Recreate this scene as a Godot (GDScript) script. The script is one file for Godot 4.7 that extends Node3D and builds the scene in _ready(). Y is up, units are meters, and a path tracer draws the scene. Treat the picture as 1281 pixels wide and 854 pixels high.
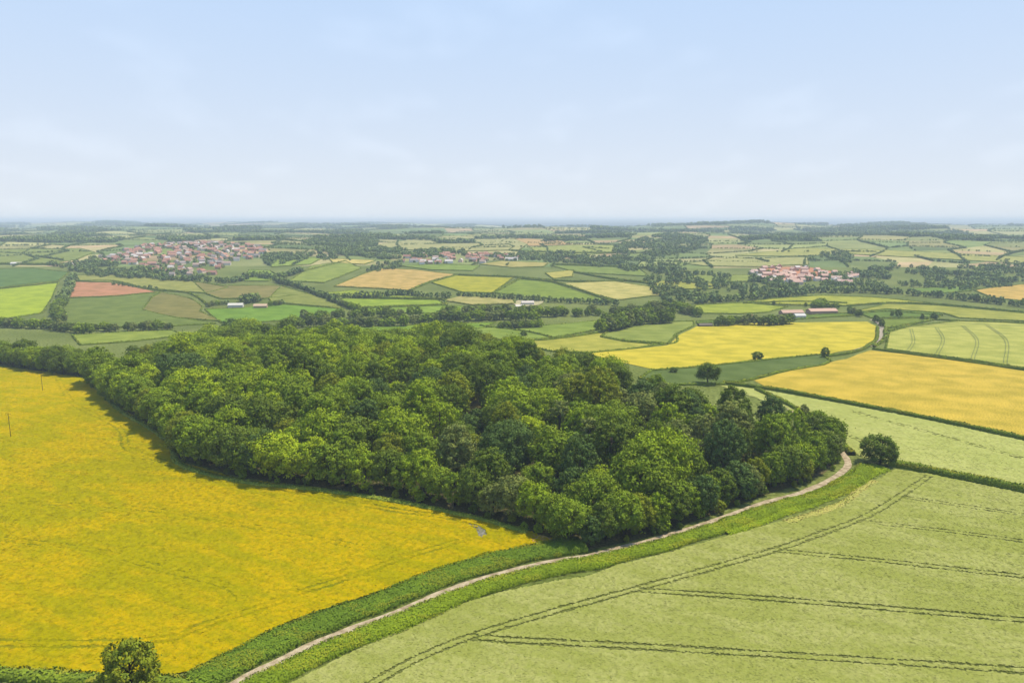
extends Node3D

# ---------------------------------------------------------------- terrain
const KD = [-400, 0, 250, 450, 650, 850, 1100, 1500, 2000, 3000, 5000, 7500, 9500, 10400]
const KH = [0, 0, 0, -3, -11, -14, -6, 13, 33, 42, 44, 36, 36, 16]
const RU = [-300, 0, 400, 560, 700, 780, 850, 920, 1000, 1100, 1281, 1600]
const RH = [44, 44, 34, 14, -22, -20, -14, -22, -18, -22, -18, -14]
const BUMPS = [[-60, 400, 140, 120, 11], [1900, 5000, 800, 500, 42], [1050, 4300, 420, 400, 36], [3500, 5600, 700, 500, 36], [2700, 6200, 500, 500, 26], [2400, 3600, 900, 350, 14], [200, 3900, 700, 300, 12], [-1500, 4200, 1200, 400, 14], [-150, 2700, 420, 330, 13], [-640, 1750, 260, 260, 7], [1500, 2300, 700, 400, 8]]
var KS := []
var used := {}
var mats := {}
var noise := FastNoiseLite.new()
var streak := FastNoiseLite.new()
var rng := RandomNumberGenerator.new()


func sst(a: float, b: float, x: float) -> float:
	var t := clampf((x - a) / (b - a), 0.0, 1.0)
	return t * t * (3.0 - 2.0 * t)


func table(xs: Array, ys: Array, x: float) -> float:
	if x <= xs[0]:
		return ys[0]
	for i in xs.size() - 1:
		if x <= xs[i + 1]:
			var t: float = (x - xs[i]) / float(xs[i + 1] - xs[i])
			return ys[i] + (ys[i + 1] - ys[i]) * t * t * (3.0 - 2.0 * t)
	return ys[-1]


# height of the land in metres
func land(x: float, z: float) -> float:
	var d := -z
	var h := 0.0
	if d >= KD[-1]:
		h = KH[-1]
	elif d > 0.0:
		var i := 0
		while d > KD[i + 1]:
			i += 1
		var w: float = KD[i + 1] - KD[i]
		var t: float = (d - KD[i]) / w
		var t2 := t * t
		var t3 := t2 * t
		h = (2.0 * t3 - 3.0 * t2 + 1.0) * KH[i] + (t3 - 2.0 * t2 + t) * w * KS[i] + (3.0 * t2 - 2.0 * t3) * KH[i + 1] + (t3 - t2) * w * KS[i + 1]
	if d > 500.0:
		var a := 3.0 * sst(500, 1100, d) + 9.0 * sst(1500, 3500, d) + 9.0 * sst(4000, 7000, d)
		h += a * (0.6 * sin(x / 310.0 + d / 500.0) + 0.4 * sin(x / 140.0 - d / 260.0 + 2.0))
	if d > 4000.0:
		h += table(RU, RH, x / d * 900.0 + 640.0) * sst(4500, 9300, d)
	for b in BUMPS:
		var e: float = ((x - b[0]) / b[2]) ** 2 + ((d - b[1]) / b[3]) ** 2
		if e < 6.0:
			h += b[4] * exp(-e) * sst(6, 4, e)
	return h


func on(p: Vector2, up := 0.0) -> Vector3:
	return Vector3(p.x, land(p.x, p.y) + up, p.y)


func slope(x: float, z: float, e := 8.0) -> Vector3:
	return Vector3(land(x - e, z) - land(x + e, z), 2.0 * e, land(x, z - e) - land(x, z + e)).normalized()


# ---------------------------------------------------------------- mesh collecting
class Bag:
	var v := PackedVector3Array()
	var n := PackedVector3Array()
	var c := PackedColorArray()
	var i := PackedInt32Array()

	# a leaf-shaped face round p; g is the way it faces, s the normal it is shaded with
	func leaf(p: Vector3, g: Vector3, s: Vector3, size: float, wide: float, turn: float, col: Color) -> void:
		var t := g.cross(Vector3(cos(turn), 0.31, sin(turn))).normalized()
		var b := g.cross(t) * (size * wide)
		t *= size
		var k := v.size()
		v.append(p + t)
		v.append(p - b)
		v.append(p - t)
		v.append(p + b)
		for q in 4:
			n.append(s)
			c.append(col)
		i.append_array(PackedInt32Array([k, k + 1, k + 2, k, k + 2, k + 3]))

	func tri(a: Vector3, b: Vector3, d: Vector3, col: Color) -> void:
		var k := v.size()
		var s := (d - a).cross(b - a).normalized()
		for p in [a, b, d]:
			v.append(p)
			n.append(s)
			c.append(col)
		i.append_array(PackedInt32Array([k, k + 1, k + 2]))

	func quad(a: Vector3, b: Vector3, d: Vector3, e: Vector3, col: Color) -> void:
		tri(a, b, d, col)
		tri(a, d, e, col)

	# a tapering, slightly bent branch
	func limb(a: Vector3, b: Vector3, ra: float, rb: float, col: Color, sides := 6) -> void:
		var ax := (b - a).normalized()
		var u := ax.cross(Vector3(0.3, 0.1, 1.0)).normalized()
		var w := ax.cross(u)
		var k := v.size()
		for e in 2:
			for q in sides:
				var an := TAU * q / sides
				var o := u * cos(an) + w * sin(an)
				v.append((a if e == 0 else b) + o * (ra if e == 0 else rb))
				n.append(o)
				c.append(col)
		for q in sides:
			var r := (q + 1) % sides
			i.append_array(PackedInt32Array([k + q, k + r, k + sides + r, k + q, k + sides + r, k + sides + q]))

	func mesh() -> ArrayMesh:
		var a := []
		a.resize(Mesh.ARRAY_MAX)
		a[Mesh.ARRAY_VERTEX] = v
		a[Mesh.ARRAY_NORMAL] = n
		a[Mesh.ARRAY_COLOR] = c
		a[Mesh.ARRAY_INDEX] = i
		var m := ArrayMesh.new()
		m.add_surface_from_arrays(Mesh.PRIMITIVE_TRIANGLES, a)
		return m


# ---------------------------------------------------------------- nodes
func numbered(called: String) -> String:
	var k: int = used.get(called, 0)
	used[called] = k + 1
	return called if k == 0 else "%s_%03d" % [called, k]


func tag(o: Node, label: String, category: String, group := "") -> void:
	o.set_meta("label", label)
	o.set_meta("category", category)
	if group != "":
		o.set_meta("group", group)


func put(called: String, m: Mesh, mat: Material, parent: Node = null) -> MeshInstance3D:
	var o := MeshInstance3D.new()
	o.mesh = m
	o.material_override = mat
	o.cast_shadow = GeometryInstance3D.SHADOW_CASTING_SETTING_ON
	if parent == null:
		o.name = numbered(called)
		add_child(o)
	else:
		o.name = called
		parent.add_child(o, true)
	return o


func structure(called: String, m: Mesh, mat: Material, label := "", kind := "structure") -> MeshInstance3D:
	var o := put(called, m, mat)
	o.set_meta("kind", kind)
	if label != "":
		o.set_meta("label", label)
	return o


# ---------------------------------------------------------------- materials
func grain(period: float, freq: float, lo: Color, hi: Color, seed_: int, stretch := 1.0) -> ImageTexture:
	# seamless grain between two multiplying tones
	var f := FastNoiseLite.new()
	f.seed = seed_
	f.frequency = freq
	f.fractal_octaves = 5
	var size := 512
	var im := f.get_seamless_image(size, size, false, false, 0.15)
	im.convert(Image.FORMAT_RGB8)
	var data := im.get_data()
	for k in size * size:
		var t := clampf((data[3 * k] / 255.0 - 0.5) * stretch + 0.5, 0.0, 1.0)
		var q := lo.lerp(hi, t)
		data[3 * k] = int(q.r * 255.0)
		data[3 * k + 1] = int(q.g * 255.0)
		data[3 * k + 2] = int(q.b * 255.0)
	return ImageTexture.create_from_image(Image.create_from_data(size, size, false, Image.FORMAT_RGB8, data))


func field_material(fine: Texture2D, coarse: Texture2D, fine_m: float, coarse_m: float) -> StandardMaterial3D:
	var m := StandardMaterial3D.new()
	m.vertex_color_use_as_albedo = true
	m.roughness = 0.95
	m.metallic_specular = 0.15
	m.albedo_texture = fine
	m.uv1_triplanar = true
	m.uv1_world_triplanar = true
	m.uv1_scale = Vector3.ONE / fine_m
	m.detail_enabled = true
	m.detail_blend_mode = BaseMaterial3D.BLEND_MODE_MUL
	m.detail_albedo = coarse
	m.detail_uv_layer = BaseMaterial3D.DETAIL_UV_2
	m.uv2_triplanar = true
	m.uv2_world_triplanar = true
	m.uv2_scale = Vector3.ONE / coarse_m
	return m


func plain(key: String, c: Color, rough := 0.9, glow := 0.0, gloss := 0.15) -> StandardMaterial3D:
	# vertex colours times one linear tint; glow lets light through leaves
	if not mats.has(key):
		var m := StandardMaterial3D.new()
		m.vertex_color_use_as_albedo = true
		m.albedo_color = c.linear_to_srgb()
		m.roughness = rough
		m.metallic_specular = gloss
		if glow > 0.0:
			m.backlight_enabled = true
			m.backlight = Color(glow, glow, glow)
		mats[key] = m
	return mats[key]


# ---------------------------------------------------------------- draped sheets
func drape(bag: Bag, poly: PackedVector2Array, step: float, up: float, col: Color) -> void:
	var lo := poly[0]
	var hi := poly[0]
	for p in poly:
		lo = lo.min(p)
		hi = hi.max(p)
	var nx := int(ceil((hi.x - lo.x) / step))
	var nz := int(ceil((hi.y - lo.y) / step))
	var seen := {}
	for ix in nx:
		for iz in nz:
			var x0 := lo.x + ix * step
			var z0 := lo.y + iz * step
			var cell := PackedVector2Array([Vector2(x0, z0), Vector2(x0 + step, z0), Vector2(x0 + step, z0 + step), Vector2(x0, z0 + step)])
			for piece in Geometry2D.intersect_polygons(poly, cell):
				var tris := Geometry2D.triangulate_polygon(piece)
				var ids := []
				for p in piece:
					var key := Vector2i((p * 200.0).round())
					if not seen.has(key):
						seen[key] = bag.v.size()
						bag.v.append(on(p, up))
						bag.n.append(slope(p.x, p.y))
						bag.c.append(col)
					ids.append(seen[key])
				for k in range(0, tris.size(), 3):
					var a: Vector2 = piece[tris[k]]
					var b: Vector2 = piece[tris[k + 1]]
					var d: Vector2 = piece[tris[k + 2]]
					if (b - a).cross(d - a) > 0.0:
						bag.i.append_array(PackedInt32Array([ids[tris[k]], ids[tris[k + 1]], ids[tris[k + 2]]]))
					else:
						bag.i.append_array(PackedInt32Array([ids[tris[k]], ids[tris[k + 2]], ids[tris[k + 1]]]))


func smooth_line(pts: Array, step: float) -> PackedVector2Array:
	var c := Curve2D.new()
	for k in pts.size():
		var a: Vector2 = pts[maxi(k - 1, 0)]
		var b: Vector2 = pts[mini(k + 1, pts.size() - 1)]
		var p: Vector2 = pts[k]
		var t := (b - a).normalized()
		c.add_point(p, -t * p.distance_to(a) * 0.33, t * p.distance_to(b) * 0.33)
	c.bake_interval = step
	var got := PackedVector2Array()
	var n := maxi(2, int(c.get_baked_length() / step))
	for k in n + 1:
		got.append(c.sample_baked(c.get_baked_length() * k / n))
	return got


func straight_line(pts: Array, step: float) -> PackedVector2Array:
	var got := PackedVector2Array()
	for k in pts.size() - 1:
		var n := maxi(1, int(pts[k].distance_to(pts[k + 1]) / step))
		for q in n:
			got.append(pts[k].lerp(pts[k + 1], q / float(n)))
	got.append(pts[-1])
	return got


func side(line: PackedVector2Array, k: int) -> Vector2:
	var t := (line[mini(k + 1, line.size() - 1)] - line[maxi(k - 1, 0)]).normalized()
	return Vector2(-t.y, t.x)


# a strip of ground along a line
func ribbon(bag: Bag, line: PackedVector2Array, half: float, up: float, col: Color, ragged := 0.0) -> void:
	var k0 := bag.v.size()
	for k in line.size():
		var s := side(line, k)
		for e in [-1.0, 0.0, 1.0]:
			var w := half * (1.0 + ragged * noise.get_noise_2d(line[k].x * 9.0 + e * 50.0, line[k].y * 9.0))
			var p: Vector2 = line[k] + s * e * w
			bag.v.append(on(p, up + (0.06 if e == 0.0 else 0.0)))
			bag.n.append(slope(p.x, p.y))
			bag.c.append(col)
	for k in line.size() - 1:
		for e in 2:
			var a := k0 + k * 3 + e
			bag.i.append_array(PackedInt32Array([a, a + 3, a + 4, a, a + 4, a + 1]))


# ---------------------------------------------------------------- crops
# Crop heads as small tilted faces standing over the soil; nothing grows where the wheels run.
func crop(poly: PackedVector2Array, tracks: Array, faint: int, gauge: float, clear: float, spacing: float, tall: float, rough: float, head: float, tones: Array, seed_: int, skip: Array, trodden := Color(0, 0, 0, 0)) -> Bag:
	var r := RandomNumberGenerator.new()
	r.seed = seed_
	var lo := poly[0]
	var hi := poly[0]
	for p in poly:
		lo = lo.min(p)
		hi = hi.max(p)
	var res := 0.25
	var w := int((hi.x - lo.x) / res) + 2
	var h := int((hi.y - lo.y) / res) + 2
	var worn := PackedByteArray()
	worn.resize(w * h)
	for at in tracks.size():
		var line := smooth_line(tracks[at], 0.2)
		var thin := 0.5 if at >= faint else 1.0
		for k in line.size():
			var s := side(line, k)
			for e in [-0.5, 0.5]:
				var p: Vector2 = line[k] + s * e * gauge
				var wide := clear * thin * (1.0 + 0.7 * noise.get_noise_2d(p.x * 4.0, p.y * 4.0))
				var q := (p - lo) / res
				var n := int(ceil((wide + head * 0.62) / res))
				for dx in range(-n, n + 1):
					for dz in range(-n, n + 1):
						var xx := int(q.x) + dx
						var zz := int(q.y) + dz
						if xx >= 0 and zz >= 0 and xx < w and zz < h:
							var reach := Vector2(dx, dz).length() * res
							if reach <= wide:
								worn[zz * w + xx] = 1
							elif reach <= wide + head * 0.62 and worn[zz * w + xx] == 0:
								worn[zz * w + xx] = 2
	var bag := Bag.new()
	var z := lo.y
	while z < hi.y:
		var s := spacing * clampf(-z / 190.0, 0.85, 2.2)
		var x := lo.x
		while x < hi.x:
			var p := Vector2(x + r.randf() * s, z + r.randf() * s)
			x += s
			if not Geometry2D.is_point_in_polygon(p, poly):
				continue
			var spot := worn[int((p.y - lo.y) / res) * w + int((p.x - lo.x) / res)]
			if spot > 0 and trodden.a == 0.0:
				continue
			var bare := false
			for b in skip:
				if Geometry2D.is_point_in_polygon(p, b):
					bare = true
			if bare and r.randf() < (0.96 if -p.y > 206.0 and p.x < 0.0 else 0.72):
				continue
			var big := noise.get_noise_2d(p.x * 0.9, p.y * 0.9)
			var mid := streak.get_noise_2d(p.x * 0.6 + p.y * 0.5, p.y * 2.2 - p.x * 1.1)
			var small := noise.get_noise_2d(p.x * 22.0, p.y * 22.0)
			var tone: Color = tones[0].lerp(tones[1], clampf(0.5 + 1.4 * big + 1.2 * mid, 0.0, 1.0))
			tone = tone.lerp(tones[2], clampf(small * 0.85 + 0.2 + 0.14 * (r.randf() - 0.5), 0.0, 0.8))
			tone *= r.randf_range(0.95, 1.05)
			var up := tall + rough * (0.6 * small + 0.5 * mid) + r.randf_range(-0.5, 0.5) * rough
			if spot == 1:
				up -= 0.07
				tone = tone.lerp(trodden, 0.55 + 0.8 * noise.get_noise_2d(p.x * 2.0, p.y * 2.0 + 40.0))
			var tilt := minf(0.22, 0.11 / (head * s / spacing))
			var g := Vector3(r.randf_range(-tilt, tilt), 1.0, r.randf_range(-tilt, tilt)).normalized()
			bag.leaf(on(p, up), g, (g * 0.5 + Vector3.UP).normalized(), head * s / spacing * r.randf_range(0.75, 1.25) , 0.8, r.randf() * TAU, tone)
		z += s
	return bag


# ---------------------------------------------------------------- hedges and banks
func hedge_mesh(pts: Array, half: float, tall: float, dens: float, leaf: float, tones: Array, seed_: int, flat := 0.5) -> ArrayMesh:
	var r := RandomNumberGenerator.new()
	r.seed = seed_
	var bag := Bag.new()
	var line := smooth_line(pts, clampf(half * 0.6, 0.8, 4.0)) if dens > 0.8 else straight_line(pts, 3.5)
	var sect := 8
	var dark: Color = tones[1]
	var k0 := bag.v.size()
	var shape := func(p: Vector2, s: Vector2, an: float, shrink: float) -> Array:
		var lump := 1.0 + (0.32 if flat < 0.55 else 0.16) * noise.get_noise_2d(p.x * 6.0 + an * 30.0, p.y * 6.0) + 0.22 * noise.get_noise_2d(p.x * 1.7, p.y * 1.7)
		var cx := -cos(an)
		var cy := pow(maxf(sin(an), 0.0), flat)
		var q: Vector2 = p + s * (cx * half * lump * shrink)
		var top := cy * tall * lump * shrink
		var nrm := (Vector3(s.x, 0, s.y) * cx * tall + Vector3.UP * sin(an) * half).normalized()
		return [on(q, top), nrm]
	for k in line.size():
		var s := side(line, k)
		for e in sect + 1:
			var got: Array = shape.call(line[k], s, PI * e / sect, 0.86)
			bag.v.append(got[0] - (Vector3.UP * 0.3 if e == 0 or e == sect else Vector3.ZERO))
			bag.n.append(got[1])
			bag.c.append(dark)
	for k in line.size() - 1:
		for e in sect:
			var a := k0 + k * (sect + 1) + e
			var b := a + sect + 1
			bag.i.append_array(PackedInt32Array([a, b, b + 1, a, b + 1, a + 1]))
	var along := 0.0
	for k in line.size() - 1:
		along = line[k].distance_to(line[k + 1])
		var count := int(along * (half * 2.0 + tall) * dens + r.randf())
		for q in count:
			var p: Vector2 = line[k].lerp(line[k + 1], r.randf())
			var an := PI * r.randf_range(0.03, 0.97)
			var got: Array = shape.call(p, side(line, k), an, r.randf_range(0.86, 1.06))
			var nn: Vector3 = got[1]
			var g := (nn + Vector3(r.randfn(), r.randfn(), r.randfn()) * 0.45).normalized()
			var t := clampf(0.5 + 1.2 * noise.get_noise_2d(p.x * 5.0 + an * 9.0, p.y * 5.0) + r.randf_range(-0.35, 0.35), 0.0, 1.0)
			var tone: Color = tones[0].lerp(tones[1], t)
			if tones.size() > 2 and noise.get_noise_2d(p.x * 3.0 + 70.0, p.y * 3.0 + an * 20.0) > 0.22:
				tone = tone.lerp(tones[2], 0.7)
			bag.leaf(got[0], g, (g + nn * 0.8).normalized(), leaf * r.randf_range(0.6, 1.3), 0.6, r.randf() * TAU, tone * r.randf_range(0.8, 1.15))
	return bag.mesh()


# ---------------------------------------------------------------- trees
# crown of radius 1 to 'tall', as clumps of leaves spread over branch ends
func crown_mesh(seed_: int, radius: float, low: float, high: float, clumps: int, leaves: int, leaf: float, pointed: float, open: float, lump := 1.0) -> ArrayMesh:
	var r := RandomNumberGenerator.new()
	r.seed = seed_
	var bag := Bag.new()
	var mid := Vector3(0, lerpf(low, high, 0.45), 0)
	var half := (high - low) * 0.5
	var skew := Vector3(r.randf_range(-0.12, 0.12), 0, r.randf_range(-0.12, 0.12)) * radius
	var boss := []
	for b in 5:
		boss.append([Vector3(r.randfn(), r.randfn() * 0.6 + 0.3, r.randfn()).normalized(), r.randf_range(-0.14, 0.26)])
	for k in clumps:
		var y := 1.0 - 2.0 * (k + r.randf()) / clumps
		y = lerpf(y, 1.0, 0.12)
		var an := k * 2.39996 + r.randf_range(-0.4, 0.4)
		var dir := Vector3(sqrt(maxf(0.0, 1.0 - y * y)) * cos(an), y, sqrt(maxf(0.0, 1.0 - y * y)) * sin(an))
		var out := 0.68 + r.randf_range(-0.16, 0.14)
		for b in boss:
			out *= 1.0 + b[1] * pow(maxf(0.0, dir.dot(b[0])), 3.0)
		var taper := 1.0 - pointed * clampf(dir.y, 0.0, 1.0) * 0.5
		var c := mid + Vector3(dir.x * radius * out * taper, dir.y * half * (out + 0.1), dir.z * radius * out * taper) + skew * dir.y
		if c.y < low + 0.3:
			c.y = low + 0.3 + r.randf() * 0.6
		var size := radius * r.randf_range(0.17, 0.36) * (1.0 - 0.25 * pointed) * lump
		var tone := r.randf_range(0.8, 1.0)
		var warm := r.randf_range(-0.06, 0.06)
		for q in leaves:
			var d := Vector3(r.randfn(), r.randfn() + 0.35, r.randfn()).normalized()
			d = (d + dir * 0.45).normalized()
			if r.randf() < open:
				continue
			var p := c + d * size * Vector3(1, 0.78, 1) * pow(r.randf(), 0.3) * r.randf_range(0.9, 1.12)
			if r.randf() < 0.2:
				# loose leaves between the clumps
				p = mid + (p - mid) * r.randf_range(0.8, 1.04) + Vector3(r.randfn(), r.randfn(), r.randfn()) * size * 0.45
			var g := (d + Vector3(r.randfn(), r.randfn(), r.randfn()) * 0.5).normalized()
			var j := tone * r.randf_range(0.78, 1.12)
			bag.leaf(p, g, (g * 0.75 + d).normalized(), leaf * r.randf_range(0.6, 1.35), 0.62, r.randf() * TAU, Color(minf(1.0, j * (1.0 + warm)), minf(1.0, j), minf(1.0, j * (1.0 - warm))))
	return bag.mesh()


func trunk_mesh(seed_: int, radius: float, low: float, high: float, thick: float, wide: float, bark: Color, bag: Bag = null) -> ArrayMesh:
	var r := RandomNumberGenerator.new()
	r.seed = seed_
	if bag == null:
		bag = Bag.new()
	var lean := Vector3(r.randf_range(-0.3, 0.3), 0, r.randf_range(-0.3, 0.3))
	var a := Vector3(0, -0.6, 0)
	var b := Vector3(0, low + 0.6, 0) + lean
	bag.limb(a, b, thick * 1.3, thick, bark, 8)
	bag.limb(b, Vector3(0, high * 0.86, 0) + lean * 2.0, thick, thick * 0.25, bark, 7)
	for k in 6:
		var an := k * 2.4 + r.randf()
		var s := Vector3(0, lerpf(low, high * 0.6, k / 6.0), 0) + lean * 1.2
		var e := Vector3(cos(an) * radius * wide, lerpf(low + 1.5, high * 0.85, k / 6.0), sin(an) * radius * wide)
		bag.limb(s, e, thick * 0.45, thick * 0.1, bark, 5)
	return bag.mesh()


const BARK := Color(0.085, 0.065, 0.05)
var wood_kinds := []
var row_meshes := []
var far_meshes := []


func make_kinds() -> void:
	# radius, low, high, clumps, leaves, leaf size, pointed, open
	var spec := [[8.2, 2.2, 16.5, 90, 105, 0.36, 0.0, 0.0, 0.85], [7.4, 2.0, 19.5, 110, 75, 0.34, 0.25, 0.0, 0.7], [9.2, 2.4, 17.0, 84, 125, 0.38, 0.0, 0.03, 1.0], [6.2, 0.9, 14.5, 90, 72, 0.32, 0.1, 0.0, 0.72], [8.0, 2.6, 21.0, 120, 80, 0.34, 0.4, 0.2, 0.62], [5.4, 0.4, 11.5, 60, 90, 0.33, 0.0, 0.0, 0.9], [7.8, 0.9, 16.0, 150, 60, 0.33, 0.15, 0.0, 0.6], [10.0, 2.6, 18.5, 120, 100, 0.37, 0.0, 0.0, 0.82], [8.6, 2.4, 18.0, 130, 62, 0.33, 0.1, 0.3, 0.6], [7.0, 1.6, 17.5, 48, 160, 0.36, 0.2, 0.0, 1.1]]
	for k in spec.size():
		var s: Array = spec[k]
		wood_kinds.append([crown_mesh(100 + k, s[0], s[1], s[2], s[3], s[4], s[5], s[6], s[7], s[8]), trunk_mesh(200 + k, s[0], s[1], s[2], 0.38, 0.55, Color.WHITE), s[2], s[0]])
	for k in 5:
		# unit trees: 10 m tall
		var rad: float = [4.4, 3.9, 4.8, 3.6, 4.2][k]
		row_meshes.append(joined_tree(300 + k, rad, [0.2, 0.5, 0.1, 0.3, 0.6][k], 10.0, 34, 40, 0.5, [0.0, 0.2, 0.0, 0.3, 0.1][k]))
	for k in 3:
		far_meshes.append(joined_tree(340 + k, [5.0, 4.2, 5.6][k], 0.4, 10.0, 11, 9, 1.7, 0.1))


func joined_tree(seed_: int, rad: float, low: float, high: float, clumps: int, leaves: int, leaf: float, pointed: float) -> ArrayMesh:
	var m := crown_mesh(seed_, rad, low, high, clumps, leaves, leaf, pointed, 0.0)
	var bag := Bag.new()
	var a := m.surface_get_arrays(0)
	bag.v = a[Mesh.ARRAY_VERTEX]
	bag.n = a[Mesh.ARRAY_NORMAL]
	bag.c = a[Mesh.ARRAY_COLOR]
	bag.i = a[Mesh.ARRAY_INDEX]
	bag.limb(Vector3(0, -0.8, 0), Vector3(0.1, high * 0.7, 0), 0.28, 0.1, Color(0.6, 0.5, 0.5), 6)
	return bag.mesh()


const LEAF := {
	"light": Color(0.305, 0.390, 0.013), "fresh": Color(0.240, 0.328, 0.014), "mid": Color(0.180, 0.254, 0.016), "deep": Color(0.122, 0.174, 0.017),
	"olive": Color(0.215, 0.250, 0.016), "blue": Color(0.098, 0.155, 0.032), "yellow": Color(0.460, 0.390, 0.016), "brown": Color(0.220, 0.180, 0.050), "grey": Color(0.190, 0.225, 0.050)}


func leaf_mat(tone: String) -> StandardMaterial3D:
	return plain("leaf_" + tone, LEAF[tone], 0.75, 0.65)


func tree(called: String, kind: int, tone: String, p: Vector2, scale_: float, wide: float, turn: float, label: String, group := "") -> Node3D:
	var t := Node3D.new()
	t.name = numbered(called)
	add_child(t)
	t.position = on(p, -0.05)
	t.rotation.y = turn
	t.scale = Vector3(scale_ * wide, scale_, scale_ * wide)
	put("trunk", wood_kinds[kind][1], plain("bark", BARK), t)
	put("crown", wood_kinds[kind][0], leaf_mat(tone), t)
	tag(t, label, "tree", group)
	return t


func swarm(called: String, label: String, meshes: Array, mat: Material, places: Array) -> void:
	# a mass nobody could count: [Transform3D, Color] per copy
	var root := Node3D.new()
	root.name = numbered(called)
	root.set_meta("kind", "stuff")
	root.set_meta("label", label)
	root.set_meta("category", "trees")
	add_child(root)
	for k in meshes.size():
		var mm := MultiMesh.new()
		mm.transform_format = MultiMesh.TRANSFORM_3D
		mm.use_colors = true
		mm.mesh = meshes[k]
		var mine := []
		for q in range(k, places.size(), meshes.size()):
			mine.append(places[q])
		mm.instance_count = mine.size()
		for q in mine.size():
			mm.set_instance_transform(q, mine[q][0])
			mm.set_instance_color(q, mine[q][1])
		var o := MultiMeshInstance3D.new()
		o.name = "trees"
		o.multimesh = mm
		o.material_override = mat
		root.add_child(o, true)


# ---------------------------------------------------------------- houses
var house_walls := {}


func gable(a: float, b: float, h: float) -> Array:
	var key := "%s_%s_%s" % [a, b, h]
	if house_walls.has(key):
		return house_walls[key]
	var eave := h * 0.58
	var w := Bag.new()
	var x := a / 2.0
	var z := b / 2.0
	var lo := -1.6
	var W := Color.WHITE
	w.quad(Vector3(-x, eave, z), Vector3(x, eave, z), Vector3(x, lo, z), Vector3(-x, lo, z), W)
	w.quad(Vector3(x, eave, -z), Vector3(-x, eave, -z), Vector3(-x, lo, -z), Vector3(x, lo, -z), W)
	w.quad(Vector3(x, eave, z), Vector3(x, eave, -z), Vector3(x, lo, -z), Vector3(x, lo, z), W)
	w.quad(Vector3(-x, eave, -z), Vector3(-x, eave, z), Vector3(-x, lo, z), Vector3(-x, lo, -z), W)
	w.tri(Vector3(x, h - 0.1, 0), Vector3(x, eave, -z), Vector3(x, eave, z), W)
	w.tri(Vector3(-x, h - 0.1, 0), Vector3(-x, eave, z), Vector3(-x, eave, -z), W)
	var r := Bag.new()
	var o := 0.4
	var drop := (h - eave) / z * o
	for s in [-1.0, 1.0]:
		var A := Vector3(-x - o, h, 0)
		var B := Vector3(x + o, h, 0)
		var C := Vector3(x + o, eave - drop, s * (z + o))
		var D := Vector3(-x - o, eave - drop, s * (z + o))
		var t := Vector3(0, 0.22, 0)
		if s > 0:
			r.quad(A + t, B + t, C + t, D + t, W)
			r.quad(D + t, C + t, C, D, W)
			r.quad(A, D, C, B, W)
		else:
			r.quad(B + t, A + t, D + t, C + t, W)
			r.quad(C + t, D + t, D, C, W)
			r.quad(B, C, D, A, W)
		for e in [[B, C], [A, D]]:
			r.quad(e[0] + t, e[1] + t, e[1], e[0], W)
	var c := Bag.new()
	var q := Vector3(x * 0.6, 0, 0)
	for s in [[1, 0, 0, 1], [0, 1, -1, 0], [-1, 0, 0, -1], [0, -1, 1, 0]]:
		var n := Vector3(s[0], 0, s[1]) * 0.4
		var u := Vector3(s[2], 0, s[3]) * 0.4
		c.quad(q + n - u + Vector3(0, h + 0.9, 0), q + n + u + Vector3(0, h + 0.9, 0), q + n + u + Vector3(0, h - 0.8, 0), q + n - u + Vector3(0, h - 0.8, 0), W)
	c.quad(q + Vector3(-0.4, h + 0.9, -0.4), q + Vector3(0.4, h + 0.9, -0.4), q + Vector3(0.4, h + 0.9, 0.4), q + Vector3(-0.4, h + 0.9, 0.4), W)
	house_walls[key] = [w.mesh(), r.mesh(), c.mesh()]
	return house_walls[key]


func house(called: String, p: Vector2, a: float, b: float, h: float, turn: float, roof: Color, wall: Color, label: String, category: String, group := "", chimney := true) -> void:
	var t := Node3D.new()
	t.name = numbered(called)
	add_child(t)
	t.position = on(p)
	t.rotation.y = turn
	var g := gable(a, b, h)
	put("wall", g[0], plain("wall_%s" % wall, wall), t)
	var ro := put("roof", g[1], plain("roof_%s" % roof, roof), t)
	if chimney:
		put("chimney", g[2], plain("roof_%s" % Color(0.22, 0.11, 0.07), Color(0.22, 0.11, 0.07)), ro)
	tag(t, label, category, group)


func inside(poly: PackedVector2Array, r: RandomNumberGenerator, lo: Vector2, hi: Vector2) -> Vector2:
	for k in 400:
		var p := Vector2(r.randf_range(lo.x, hi.x), r.randf_range(lo.y, hi.y))
		if Geometry2D.is_point_in_polygon(p, poly):
			return p
	return poly[0]


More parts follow.
